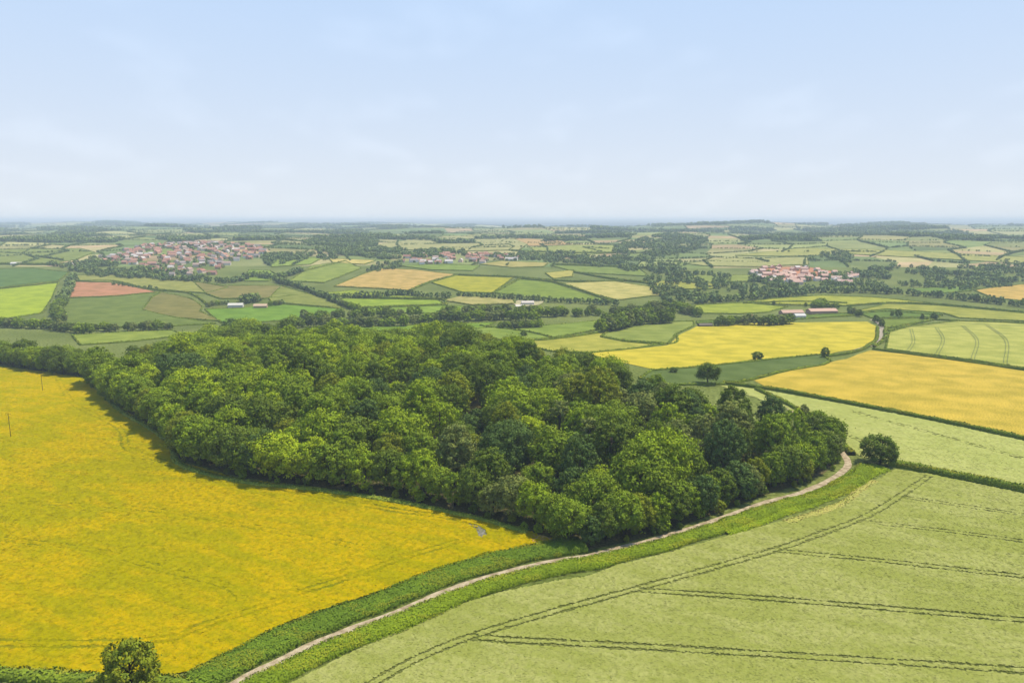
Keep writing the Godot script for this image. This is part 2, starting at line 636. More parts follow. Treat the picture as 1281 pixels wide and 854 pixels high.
func town(poly: PackedVector2Array, red: PackedVector2Array, count: int, gap: float, label_red: String, label_pale: String, label_grey: String, group: String, seed_: int, trees: Array) -> void:
	var r := RandomNumberGenerator.new()
	r.seed = seed_
	var lo := poly[0]
	var hi := poly[0]
	for p in poly:
		lo = lo.min(p)
		hi = hi.max(p)
	var at := []
	for k in count * 30:
		if at.size() >= count:
			break
		var p := inside(poly, r, lo, hi)
		var free := true
		for q in at:
			if p.distance_to(q) < gap:
				free = false
				break
		if free:
			at.append(p)
	for p in at:
		var in_red := Geometry2D.is_point_in_polygon(p, red)
		var pick := r.randf()
		var roof := Color(0.27, 0.14, 0.10)
		var label := label_red
		if pick > (0.9 if in_red else 0.6):
			roof = [Color(0.22, 0.19, 0.18), Color(0.30, 0.22, 0.18)][r.randi() % 2]
			label = label_grey
		elif r.randf() < 0.5:
			roof = Color(0.33, 0.18, 0.13)
		if seed_ == 123:
			roof = roof.lerp(Color(0.58, 0.42, 0.34), 0.5)
		var wall: Color = [Color(0.58, 0.53, 0.47), Color(0.50, 0.40, 0.32), Color(0.36, 0.21, 0.15), Color(0.64, 0.61, 0.57)][r.randi() % 4]
		if in_red:
			wall = [Color(0.50, 0.28, 0.20), Color(0.62, 0.44, 0.34)][r.randi() % 2]
		if r.randf() < 0.13:
			roof = Color(0.42, 0.38, 0.35)
			label = label_pale
		var size: Array = [[10.0, 7.5, 7.0], [12.0, 8.0, 7.5], [8.5, 7.0, 6.8], [16.0, 8.0, 7.5]][r.randi() % 4]
		label += ", %s %s" % ["far" if p.y < lerpf(lo.y, hi.y, 0.4) else "near", "left side" if p.x < lerpf(lo.x, hi.x, 0.33) else "right side" if p.x > lerpf(lo.x, hi.x, 0.67) else "middle"]
		if size[0] > 15.0:
			label = "long " + label
		house("house", p, size[0], size[1], size[2], [0.1, 0.35, 1.5, -0.3][r.randi() % 4] + r.randf_range(-0.15, 0.15), roof, wall, label, "house", group)
		if r.randf() < 0.85:
			trees.append([p + Vector2(r.randf_range(-12, 12), r.randf_range(5, 12)), r.randf_range(3.5, 7.5)])


func tinted(c: Color, r: RandomNumberGenerator) -> Color:
	return c * r.randf_range(0.8, 1.2)


# ================================================================ the scene
func _ready() -> void:
	for k in KD.size():
		var a := maxi(k - 1, 0)
		var b := mini(k + 1, KD.size() - 1)
		KS.append(float(KH[b] - KH[a]) / float(KD[b] - KD[a]))
	noise.seed = 7
	noise.frequency = 0.02
	noise.fractal_octaves = 4
	streak.seed = 21
	streak.frequency = 0.05
	streak.fractal_octaves = 3
	rng.seed = 11

	# ---- camera
	var cam := Camera3D.new()
	cam.name = "camera"
	cam.position = Vector3(0, 95, 0)
	cam.rotation_degrees = Vector3(-9.450, 0, 0)
	cam.fov = 50.75
	cam.near = 1.0
	cam.far = 60000.0
	add_child(cam)

	# ---- sky, haze, exposure
	var env := Environment.new()
	env.background_mode = Environment.BG_SKY
	var sky_mat := ProceduralSkyMaterial.new()
	sky_mat.sky_top_color = Color(0.595, 0.718, 0.868)
	sky_mat.sky_horizon_color = Color(0.80, 0.816, 0.83)
	sky_mat.sky_curve = 0.16
	sky_mat.ground_horizon_color = Color(0.70, 0.75, 0.80)
	sky_mat.ground_bottom_color = Color(0.25, 0.28, 0.18)
	sky_mat.sun_angle_max = 12.0
	sky_mat.sky_cover = cirrus()
	sky_mat.sky_cover_modulate = Color(1, 1, 1, 0.03)
	var sky := Sky.new()
	sky.sky_material = sky_mat
	env.sky = sky
	env.tonemap_mode = Environment.TONE_MAPPER_LINEAR
	env.tonemap_exposure = 1.38
	env.fog_enabled = true
	env.fog_density = 0.000125
	env.fog_light_color = Color(0.87, 0.942, 1.0)
	env.sdfgi_enabled = true
	env.ssao_enabled = true
	env.ssil_enabled = true
	var we := WorldEnvironment.new()
	we.name = "world_environment"
	we.environment = env
	add_child(we)

	# ---- sun: high, behind the wood and to the right
	var sun := DirectionalLight3D.new()
	sun.name = "sun"
	sun.light_energy = 1.6
	sun.light_color = Color(1.0, 0.955, 0.88)
	sun.light_angular_distance = 0.5
	sun.shadow_enabled = true
	add_child(sun)
	sun.look_at_from_position(Vector3.ZERO, -Vector3(0.60, 1.42, -0.30), Vector3.UP)

	var fine := grain(6, 0.045, Color(0.76, 0.77, 0.68), Color(1.0, 1.0, 1.0), 3, 2.2)
	var coarse := grain(90, 0.012, Color(0.85, 0.87, 0.78), Color(1.0, 0.99, 0.975), 4, 1.8)
	var mf := field_material(fine, coarse, 23.0, 170.0)
	mf.resource_name = "field"
	var mfar := field_material(fine, coarse, 60.0, 700.0)
	mfar.resource_name = "far_field"

	build_ground(mf, mfar)
	build_fields(mf)
	build_near(mf)
	print("near done ", Time.get_ticks_msec())
	make_kinds()
	build_wood()
	print("wood done ", Time.get_ticks_msec())
	build_hedges()
	print("hedges done ", Time.get_ticks_msec())
	build_buildings()
	build_rows()
	build_poles()
	print("all done ", Time.get_ticks_msec(), " children ", get_child_count())


func cirrus() -> ImageTexture:
	var w := 1024
	var h := 512
	var f := FastNoiseLite.new()
	f.seed = 5
	f.frequency = 1.6
	f.fractal_octaves = 5
	var data := PackedByteArray()
	data.resize(w * h * 4)
	for y in h / 2:
		var up := (0.5 - (y + 0.5) / h) * PI
		for x in w:
			var an := (x + 0.5) / w * TAU
			var sy := sin(up)
			var q := 1.0 / (sy + 0.12)
			var t := f.get_noise_3d(cos(an) * cos(up) * q * 0.55, sy * 5.0, sin(an) * cos(up) * q * 0.55 * 1.8)
			var a := sst(0.02, 0.55, t)
			var k := (y * w + x) * 4
			data[k] = 255
			data[k + 1] = 255
			data[k + 2] = 255
			data[k + 3] = int(a * 255.0)
	return ImageTexture.create_from_image(Image.create_from_data(w, h, false, Image.FORMAT_RGBA8, data))


# ---------------------------------------------------------------- ground
var far_wood_cells := []
var far_edges := []


func build_ground(mf: Material, mfar: Material) -> void:
	var bag := Bag.new()
	# near land
	var step := 20.0
	var nx := 130
	var nz := 75
	var grass := Color(0.15, 0.18, 0.05)
	for iz in nz + 1:
		for ix in nx + 1:
			var x := -1300.0 + ix * step
			var z := 100.0 - iz * step
			bag.v.append(Vector3(x, land(x, z), z))
			bag.n.append(slope(x, z))
			bag.c.append(grass)
	for iz in nz:
		for ix in nx:
			var a := iz * (nx + 1) + ix
			bag.i.append_array(PackedInt32Array([a, a + nx + 1, a + nx + 2, a, a + nx + 2, a + 1]))
	# far land: a patchwork of fields, each a few sub-quads
	var r := RandomNumberGenerator.new()
	r.seed = 31
	var tones := [Color(0.22, 0.26, 0.09), Color(0.28, 0.31, 0.11), Color(0.17, 0.22, 0.08), Color(0.36, 0.33, 0.15), Color(0.44, 0.38, 0.20), Color(0.20, 0.25, 0.08), Color(0.31, 0.33, 0.13), Color(0.46, 0.34, 0.21), Color(0.18, 0.24, 0.09), Color(0.40, 0.38, 0.18)]
	var d := 1400.0
	var rows := []
	while d < 10300.0:
		rows.append(d)
		d += d * 0.055 + 25.0
	var cols := 46
	var lat := []
	for k in rows.size():
		var line := []
		for c in cols + 1:
			var u := (c / float(cols) - 0.5) * 2.0
			var x: float = u * (rows[k] * 1.05 + 400.0)
			var jx: float = r.randf_range(-0.3, 0.3) * (rows[k] * 2.1 + 800.0) / cols
			var jz: float = r.randf_range(-0.4, 0.4) * (rows[k] * 0.055 + 25.0)
			if k == 0:
				jz = 0.0
			if c == 0 or c == cols:
				jx = 0.0
			line.append(Vector2(x + jx, -rows[k] + jz))
		lat.append(line)
	for k in rows.size() - 1:
		for c in cols:
			var a: Vector2 = lat[k + 1][c]
			var b: Vector2 = lat[k + 1][c + 1]
			var e: Vector2 = lat[k][c + 1]
			var f: Vector2 = lat[k][c]
			var tone: Color = tones[r.randi() % tones.size()] * r.randf_range(0.7, 1.05)
			var woody := noise.get_noise_2d(a.x * 0.05 + 900.0, a.y * 0.09) + r.randf_range(-0.25, 0.25) > 0.22
			if woody and rows[k] > 2100:
				far_wood_cells.append([a, b, e, f])
				tone = Color(0.13, 0.17, 0.06)
			far_edges.append([a, b])
			far_edges.append([a, f])
			var n := 4
			var k0 := bag.v.size()
			for i in n + 1:
				for j in n + 1:
					var p := a.lerp(b, i / float(n)).lerp(f.lerp(e, i / float(n)), j / float(n))
					bag.v.append(on(p, -0.02 if k == 0 and j == n else 0.0))
					bag.n.append(slope(p.x, p.y, 20.0))
					bag.c.append(tone)
			for i in n:
				for j in n:
					var q := k0 + i * (n + 1) + j
					bag.i.append_array(PackedInt32Array([q, q + n + 1, q + n + 2, q, q + n + 2, q + 1]))
	structure("ground", bag.mesh(), mfar, "rolling farmland reaching to the horizon")


const FIELDS = [
	["yellow_field", [Vector2(149.8, -432.8), Vector2(195.8, -480.5), Vector2(249.8, -526.4), Vector2(290.7, -575.6), Vector2(321.2, -526.5), Vector2(343.1, -472.3), Vector2(383.7, -400.9), Vector2(263.5, -251.5), Vector2(229.7, -311.4), Vector2(203.6, -348.6), Vector2(177.8, -380.2), Vector2(149.4, -410.8)], Color(0.474, 0.348, 0.052), "golden yellow crop field right of the wood above the mid hedge"],
	["dark_crop_strip", [Vector2(90.3, -456.5), Vector2(144.4, -491.2), Vector2(187.7, -519.2), Vector2(239.9, -547.8), Vector2(232.5, -514.3), Vector2(218.5, -495.2), Vector2(175.9, -463.4), Vector2(146.2, -432.3), Vector2(125.4, -416.7), Vector2(90.0, -406.6), Vector2(76.6, -422.5)], Color(0.099, 0.139, 0.036), "dark green crop strip between the two yellow fields"],
	["yellow_field", [Vector2(193.0, -742.7), Vector2(266.9, -768.7), Vector2(388.9, -780.2), Vector2(380.1, -743.3), Vector2(331.3, -647.6), Vector2(287.0, -585.4), Vector2(251.3, -556.8), Vector2(189.9, -525.5), Vector2(145.5, -495.1), Vector2(93.8, -460.8), Vector2(73.3, -499.9), Vector2(58.6, -548.6), Vector2(97.5, -578.1), Vector2(133.4, -605.2), Vector2(156.3, -669.4)], Color(0.484, 0.398, 0.042), "bright yellow crop field below the right farm"],
	["pale_crop_field", [Vector2(-0.4, -625.4), Vector2(35.8, -642.5), Vector2(94.0, -699.6), Vector2(82.7, -658.9), Vector2(97.8, -631.7), Vector2(132.9, -615.7), Vector2(96.2, -578.0), Vector2(58.6, -548.6), Vector2(31.1, -556.8)], Color(0.328, 0.313, 0.057), "pale green crop field behind the wood"],
	["striped_crop_field", [Vector2(98.7, -637.1), Vector2(83.4, -664.5), Vector2(96.4, -705.7), Vector2(137.8, -770.4), Vector2(199.7, -783.0), Vector2(189.7, -742.7), Vector2(157.3, -680.9), Vector2(135.7, -615.8)], Color(0.219, 0.253, 0.058), "striped green crop field left of the yellow field"],
	["pale_crop_field", [Vector2(306.3, -580.5), Vector2(367.3, -693.0), Vector2(417.3, -744.3), Vector2(494.0, -787.4), Vector2(558.0, -776.8), Vector2(685.6, -727.1), Vector2(396.9, -405.1), Vector2(349.9, -482.0), Vector2(333.1, -526.5)], Color(0.353, 0.356, 0.089), "pale green crop field with curved wheel tracks"],
	["green_field", [Vector2(409.1, -797.8), Vector2(483.2, -814.4), Vector2(441.0, -771.7), Vector2(373.6, -705.2), Vector2(393.6, -756.8)], Color(0.155, 0.203, 0.029), "green field corner by the lane"],
	["green_field", [Vector2(408.7, -811.5), Vector2(412.9, -839.2), Vector2(387.5, -824.7), Vector2(245.2, -782.4), Vector2(198.0, -762.6), Vector2(203.2, -782.9), Vector2(260.5, -803.0), Vector2(400.3, -852.6), Vector2(467.0, -889.7), Vector2(517.7, -857.4), Vector2(492.0, -821.7)], Color(0.116, 0.175, 0.027), "narrow green strip behind the bright yellow field"],
	["pale_crop_field", [Vector2(400.3, -852.6), Vector2(493.5, -941.3), Vector2(550.0, -929.8), Vector2(619.0, -863.6), Vector2(766.1, -814.2), Vector2(698.6, -741.1), Vector2(568.1, -791.1), Vector2(511.4, -815.8), Vector2(517.7, -857.4), Vector2(467.0, -889.7)], Color(0.282, 0.280, 0.053), "pale field beyond the lane"],
	["lime_field", [Vector2(217.0, -852.2), Vector2(236.9, -923.9), Vector2(305.6, -945.5), Vector2(349.6, -908.1), Vector2(306.8, -858.3), Vector2(269.0, -844.6)], Color(0.267, 0.302, 0.038), "lime meadow left of the right farm"],
	["lime_field", [Vector2(305.6, -945.5), Vector2(361.8, -984.3), Vector2(441.8, -1017.6), Vector2(510.2, -995.6), Vector2(558.8, -945.0), Vector2(497.4, -949.0), Vector2(429.7, -916.9), Vector2(370.7, -923.0)], Color(0.312, 0.317, 0.044), "lime field above the right farm"],
	["tan_field", [Vector2(701.0, -1090.5), Vector2(827.2, -1161.6), Vector2(1057.4, -1221.4), Vector2(902.3, -1024.9), Vector2(698.6, -977.2), Vector2(675.0, -1006.3)], Color(0.474, 0.317, 0.089), "ripe tan field at the right edge"],
	["lime_field", [Vector2(-970.7, -1036.1), Vector2(-782.9, -1098.2), Vector2(-739.4, -1170.1), Vector2(-637.4, -991.3), Vector2(-563.5, -855.5), Vector2(-575.3, -801.4), Vector2(-735.8, -780.5)], Color(0.297, 0.364, 0.020), "bright lime field at the left edge"],
	["green_field", [Vector2(-1237.7, -1328.4), Vector2(-962.1, -1355.7), Vector2(-909.9, -1367.9), Vector2(-805.8, -1310.6), Vector2(-754.8, -1195.1), Vector2(-798.9, -1121.1), Vector2(-992.1, -1059.5)], Color(0.099, 0.164, 0.038), "dark green field above the lime field"],
	["green_field", [Vector2(-1638.9, -1767.3), Vector2(-1296.3, -1834.9), Vector2(-1087.0, -1823.7), Vector2(-967.3, -1677.3), Vector2(-915.0, -1517.3), Vector2(-928.4, -1445.4), Vector2(-1038.6, -1465.7), Vector2(-1380.0, -1483.8)], Color(0.194, 0.227, 0.053), "grey green field left of the town"],
	["red_soil_field", [Vector2(-729.7, -1184.2), Vector2(-650.2, -1168.9), Vector2(-555.2, -1083.3), Vector2(-517.3, -1044.8), Vector2(-562.4, -1008.0), Vector2(-617.8, -997.3)], Color(0.419, 0.197, 0.121), "bare red soil field below the town"],
	["green_field", [Vector2(-612.8, -989.0), Vector2(-557.9, -999.7), Vector2(-510.3, -1040.0), Vector2(-499.9, -995.1), Vector2(-454.5, -878.6), Vector2(-382.4, -811.8), Vector2(-318.4, -766.0), Vector2(-379.1, -733.1), Vector2(-428.3, -732.9), Vector2(-502.7, -785.9)], Color(0.140, 0.180, 0.036), "green field below the red soil field"],
	["brown_crop_field", [Vector2(-510.0, -1044.1), Vector2(-436.3, -976.5), Vector2(-391.8, -904.7), Vector2(-377.7, -864.6), Vector2(-321.1, -785.8), Vector2(-382.4, -811.8), Vector2(-454.5, -878.6), Vector2(-496.0, -987.2)], Color(0.196, 0.175, 0.054), "patchy brown and green field below the hedge curve"],
	["tan_field", [Vector2(-766.8, -1266.9), Vector2(-694.0, -1275.3), Vector2(-523.6, -1176.7), Vector2(-431.3, -1090.5), Vector2(-439.3, -1030.9), Vector2(-521.0, -1062.2), Vector2(-636.6, -1167.7), Vector2(-716.6, -1193.4)], Color(0.251, 0.253, 0.069), "long tan green field above the red soil field"],
	["brown_crop_field", [Vector2(-516.2, -1165.7), Vector2(-445.1, -1110.2), Vector2(-357.2, -1105.5), Vector2(-290.6, -1020.6), Vector2(-337.6, -974.9), Vector2(-397.7, -975.4), Vector2(-435.9, -1022.7)], Color(0.213, 0.185, 0.063), "brown patched field behind the white barn"],
	["green_field", [Vector2(-354.7, -1105.5), Vector2(-256.5, -976.4), Vector2(-210.4, -894.1), Vector2(-317.5, -946.4), Vector2(-331.1, -974.9)], Color(0.206, 0.227, 0.051), "grey green field along the thick hedge"],
	["green_field", [Vector2(-380.3, -884.5), Vector2(-339.3, -891.3), Vector2(-312.9, -932.5), Vector2(-208.9, -887.4), Vector2(-217.4, -820.7), Vector2(-271.5, -779.8), Vector2(-315.9, -772.6)], Color(0.144, 0.240, 0.031), "fresh green field below the white barn"],
	["green_field", [Vector2(-465.2, -1246.0), Vector2(-484.4, -1330.6), Vector2(-440.8, -1314.8), Vector2(-402.8, -1241.0), Vector2(-395.6, -1165.7), Vector2(-434.2, -1168.4)], Color(0.194, 0.266, 0.042), "small round green paddock by the town wood"],
	["green_field", [Vector2(-509.6, -1493.9), Vector2(-406.6, -1562.4), Vector2(-396.5, -1419.0), Vector2(-459.4, -1380.4)], Color(0.226, 0.294, 0.053), "green paddock right of the town"],
	["green_field", [Vector2(-360.1, -1163.9), Vector2(-385.5, -1389.9), Vector2(-341.1, -1479.3), Vector2(-280.9, -1345.0), Vector2(-299.1, -1142.9)], Color(0.219, 0.259, 0.048), "green slope between the town and the tan field"],
	["tan_field", [Vector2(-272.4, -1100.7), Vector2(-259.0, -1259.0), Vector2(-239.1, -1345.1), Vector2(-176.4, -1321.4), Vector2(-98.3, -1256.4), Vector2(-128.0, -1170.0), Vector2(-151.5, -1058.7), Vector2(-205.1, -1081.0)], Color(0.446, 0.309, 0.109), "ripe tan field in the middle of the valley side"],
	["lime_field", [Vector2(-128.5, -1150.4), Vector2(-97.0, -1240.0), Vector2(2.0, -1222.6), Vector2(-28.4, -1041.3), Vector2(-72.9, -1047.1)], Color(0.328, 0.309, 0.027), "yellow green field beside the ripe tan field"],
	["green_field", [Vector2(-23.8, -1041.6), Vector2(12.7, -1202.6), Vector2(64.1, -1165.9), Vector2(135.0, -948.7), Vector2(65.1, -980.0)], Color(0.177, 0.233, 0.032), "green wedge field right of the yellow green field"],
	["tan_field", [Vector2(73.9, -1156.5), Vector2(170.7, -1186.5), Vector2(232.6, -1091.3), Vector2(214.8, -1028.2), Vector2(142.6, -971.8)], Color(0.419, 0.364, 0.130), "pale straw field right of the green wedge field"],
	["tan_field", [Vector2(59.6, -1295.6), Vector2(116.0, -1350.7), Vector2(105.0, -1253.7), Vector2(69.7, -1218.0)], Color(0.385, 0.340, 0.089), "small straw field on the valley side"],
	["green_field", [Vector2(75.1, -1427.8), Vector2(245.2, -1387.7), Vector2(239.9, -1260.4), Vector2(118.7, -1313.4)], Color(0.177, 0.227, 0.048), "long green field below the middle village"],
	["tan_field", [Vector2(-63.9, -1425.1), Vector2(-20.6, -1492.8), Vector2(74.2, -1473.1), Vector2(61.1, -1397.6), Vector2(-0.8, -1376.3)], Color(0.360, 0.302, 0.109), "straw strip below the middle village"],
	["green_field", [Vector2(-215.6, -1386.3), Vector2(-126.5, -1419.5), Vector2(-62.6, -1396.5), Vector2(-73.7, -1317.1), Vector2(-147.4, -1323.1)], Color(0.182, 0.246, 0.046), "green paddock below the white houses"],
	["hill_field", [Vector2(-353.8, -1940.2), Vector2(-317.3, -2393.4), Vector2(-117.9, -2648.1), Vector2(-1.4, -2521.1), Vector2(43.0, -2002.7), Vector2(18.6, -1772.6), Vector2(-152.5, -1717.1), Vector2(-296.4, -1785.6)], Color(0.329, 0.309, 0.139), "broad pale hill field behind the middle village"],
	["tan_field", [Vector2(4.1, -2495.1), Vector2(148.0, -2259.4), Vector2(162.1, -2002.1), Vector2(45.5, -1919.7)], Color(0.437, 0.287, 0.130), "tan hill field behind the middle village"],
	["green_field", [Vector2(48.1, -1855.1), Vector2(163.3, -1962.6), Vector2(277.8, -1977.1), Vector2(251.9, -1735.4), Vector2(144.0, -1639.9), Vector2(54.9, -1686.7)], Color(0.274, 0.294, 0.083), "pale green field right of the tan hill field"],
	["tan_field", [Vector2(-386.3, -1529.6), Vector2(-282.0, -1495.8), Vector2(-289.0, -1415.3), Vector2(-359.6, -1447.7)], Color(0.484, 0.390, 0.135), "straw field left of the middle village"],
	["lime_field", [Vector2(-275.9, -1020.9), Vector2(-235.4, -1054.3), Vector2(-183.2, -1024.6), Vector2(-99.2, -983.0), Vector2(-221.9, -992.3)], Color(0.253, 0.302, 0.034), "lime strip below the tan field"],
	["lime_field", [Vector2(-234.9, -977.1), Vector2(-99.9, -968.2), Vector2(-88.0, -932.4), Vector2(-201.9, -901.1)], Color(0.232, 0.309, 0.032), "lime meadow in the valley bottom"],
	["green_field", [Vector2(-199.0, -887.7), Vector2(-87.7, -918.2), Vector2(-20.9, -912.3), Vector2(-77.1, -856.3), Vector2(-163.2, -855.0)], Color(0.194, 0.273, 0.038), "green meadow in the valley bottom"],
	["straw_field", [Vector2(-91.3, -968.5), Vector2(-72.4, -1007.2), Vector2(-0.6, -986.7), Vector2(4.7, -941.6), Vector2(-52.2, -926.1)], Color(0.344, 0.302, 0.121), "straw patch by the pale yard"],
	["yard", [Vector2(-0.5, -941.5), Vector2(8.1, -971.6), Vector2(42.5, -964.4), Vector2(36.8, -927.1), Vector2(9.7, -912.5)], Color(0.419, 0.373, 0.253), "pale yard with sheds in the valley bottom"],
	["green_field", [Vector2(-231.3, -684.5), Vector2(-194.9, -721.5), Vector2(-133.5, -741.0), Vector2(-17.8, -773.6), Vector2(-32.8, -720.5), Vector2(-106.2, -672.2)], Color(0.166, 0.253, 0.024), "fresh green meadow behind the wood"],
	["green_field", [Vector2(-33.1, -727.0), Vector2(16.0, -732.7), Vector2(92.0, -785.2), Vector2(90.0, -718.4), Vector2(36.4, -653.7), Vector2(-0.4, -631.1), Vector2(-61.9, -683.7)], Color(0.188, 0.246, 0.042), "green meadow below the tree belt"],
	["green_field", [Vector2(-416.2, -672.1), Vector2(-375.8, -695.8), Vector2(-338.6, -708.2), Vector2(-310.6, -672.6), Vector2(-340.3, -628.6), Vector2(-370.0, -607.2)], Color(0.219, 0.259, 0.044), "pale track side field behind the wood tip"],
	["hill_field", [Vector2(356.6, -1481.6), Vector2(494.5, -1601.0), Vector2(654.0, -1601.8), Vector2(596.6, -1451.1), Vector2(476.6, -1413.5), Vector2(380.1, -1433.4)], Color(0.321, 0.309, 0.126), "pale hill field above the red estate"],
	["hill_field", [Vector2(511.9, -1658.1), Vector2(723.9, -1826.1), Vector2(888.4, -1752.6), Vector2(1125.0, -1589.7), Vector2(1305.1, -1514.2), Vector2(1208.9, -1400.5), Vector2(1037.1, -1463.2), Vector2(770.8, -1664.1), Vector2(644.2, -1621.9)], Color(0.312, 0.302, 0.092), "long pale hill field on the right"],
	["red_soil_field", [Vector2(471.7, -1384.6), Vector2(572.7, -1407.3), Vector2(590.3, -1312.9), Vector2(536.0, -1220.4), Vector2(457.5, -1178.1), Vector2(441.5, -1245.0)], Color(0.465, 0.203, 0.126), "red bare ground of the new estate"],
	["green_field", [Vector2(211.4, -1192.7), Vector2(277.6, -1192.8), Vector2(337.9, -1149.2), Vector2(302.7, -1090.0), Vector2(230.2, -1091.3)], Color(0.297, 0.294, 0.058), "pale field in the valley trees"],
	["green_field", [Vector2(607.8, -1093.3), Vector2(733.2, -1137.6), Vector2(691.5, -1081.1), Vector2(597.9, -1032.7)], Color(0.144, 0.214, 0.040), "green field in the right valley"],
	["green_field", [Vector2(312.8, -1284.5), Vector2(421.8, -1269.4), Vector2(409.1, -1189.8), Vector2(311.6, -1170.8)], Color(0.219, 0.253, 0.051), "small meadow in the valley trees"]]


# field margins wander a little
func ragged(poly: PackedVector2Array, step: float, amount: float) -> PackedVector2Array:
	var got := PackedVector2Array()
	for k in poly.size():
		var a := poly[k]
		var b := poly[(k + 1) % poly.size()]
		var n := maxi(1, int(a.distance_to(b) / step))
		for q in n:
			var p := a.lerp(b, q / float(n))
			got.append(p + Vector2(noise.get_noise_2d(p.x * 2.0, p.y * 2.0), noise.get_noise_2d(p.x * 2.0 + 300.0, p.y * 2.0)) * amount * 2.0)
	return got


func build_fields(mf: Material) -> void:
	var k := 0
	for f in FIELDS:
		var bag := Bag.new()
		var poly := PackedVector2Array(f[1])
		var far := 0.0
		for p in poly:
			far = maxf(far, -p.y)
		poly = ragged(poly, 14.0 if far < 1000.0 else 40.0, 1.0 if far < 1000.0 else 3.0)
		var step := 18.0 if far < 1000.0 else 40.0 if far < 2500.0 else 80.0
		drape(bag, poly, step, (0.25 if far < 1000.0 else 0.7 if far < 2500.0 else 1.4) + 0.013 * k, f[2])
		var o := structure(f[0], bag.mesh(), mf, f[3])
		o.set_meta("group", "fields")
		k += 1
	var tr := Bag.new()
	for t in [[Vector2(403.0, -718.2), Vector2(354.7, -626.6), Vector2(316.7, -566.2)], [Vector2(436.7, -731.8), Vector2(390.5, -642.8), Vector2(326.4, -543.4)], [Vector2(472.7, -746.1), Vector2(421.1, -643.2), Vector2(340.7, -522.4)], [Vector2(503.0, -753.9), Vector2(447.4, -643.5), Vector2(351.7, -503.0)], [Vector2(401.7, -730.9), Vector2(481.1, -766.4), Vector2(538.2, -748.6)]]:
		var line := smooth_line(t, 4.0)
		var two := [PackedVector2Array(), PackedVector2Array()]
		for q in line.size():
			var s := side(line, q)
			two[0].append(line[q] + s * 1.1)
			two[1].append(line[q] - s * 1.1)
		for e in two:
			ribbon(tr, e, 0.36, 0.62, Color(0.20, 0.23, 0.08), 0.6)
	structure("wheel_tracks", tr.mesh(), mf, "curved wheel tracks through the pale crop field", "stuff")


const ROAD = [Vector2(-60.9, -131.1), Vector2(-57.2, -136.1), Vector2(-54.6, -139.6), Vector2(-50.7, -143.5), Vector2(-45.8, -149.2), Vector2(-37.7, -155.9), Vector2(-27.6, -163.5), Vector2(-16.1, -173.9), Vector2(-3.1, -182.4), Vector2(11.1, -189.3), Vector2(22.8, -193.2), Vector2(32.8, -198.6), Vector2(40.5, -202.0), Vector2(47.7, -206.7), Vector2(54.4, -210.5), Vector2(69.9, -220.9), Vector2(87.1, -233.1), Vector2(100.0, -240.1), Vector2(107.7, -246.0), Vector2(116.2, -252.9), Vector2(125.3, -262.1), Vector2(132.8, -272.3), Vector2(136.6, -284.3), Vector2(139.3, -304.1), Vector2(142.9, -335.2), Vector2(141.4, -369.8), Vector2(137.4, -402.6)]
const LEFT_FIELD = [Vector2(-582.4, -530.7), Vector2(-354.5, -488.5), Vector2(-305.6, -464.0), Vector2(-255.9, -430.9), Vector2(-214.4, -371.5), Vector2(-170.9, -321.9), Vector2(-148.0, -296.2), Vector2(-131.6, -270.0), Vector2(-99.3, -250.6), Vector2(-67.7, -241.5), Vector2(-38.0, -231.4), Vector2(-10.4, -217.9), Vector2(4.8, -208.8), Vector2(14.2, -202.3), Vector2(1.5, -197.6), Vector2(-10.3, -191.1), Vector2(-20.3, -185.0), Vector2(-29.6, -176.3), Vector2(-40.5, -168.7), Vector2(-52.5, -159.9), Vector2(-58.2, -153.6), Vector2(-61.7, -146.7), Vector2(-64.9, -141.8), Vector2(-74.1, -137.7), Vector2(-92.1, -138.3), Vector2(-109.5, -140.2), Vector2(-171.1, -145.1)]
const RIGHT_FIELD = [Vector2(-46.3, -129.6), Vector2(-45.7, -135.6), Vector2(-40.4, -141.5), Vector2(-35.6, -146.4), Vector2(-26.4, -155.5), Vector2(-15.4, -165.0), Vector2(-3.0, -172.3), Vector2(10.5, -177.7), Vector2(21.5, -181.2), Vector2(29.2, -187.1), Vector2(40.7, -192.4), Vector2(51.4, -198.0), Vector2(80.3, -213.7), Vector2(101.3, -224.6), Vector2(111.7, -230.8), Vector2(124.4, -244.8), Vector2(132.3, -252.1), Vector2(148.2, -266.2), Vector2(158.1, -261.9), Vector2(180.8, -241.7), Vector2(210.8, -213.3), Vector2(141.9, -125.0)]
const UPPER_FIELD = [Vector2(122.2, -413.7), Vector2(146.2, -401.5), Vector2(174.4, -372.6), Vector2(200.1, -342.4), Vector2(225.4, -305.2), Vector2(265.2, -247.4), Vector2(216.3, -208.6), Vector2(184.6, -247.2), Vector2(165.9, -264.7), Vector2(156.5, -275.8), Vector2(143.2, -281.4), Vector2(142.0, -288.6), Vector2(143.3, -311.4), Vector2(146.4, -345.7)]
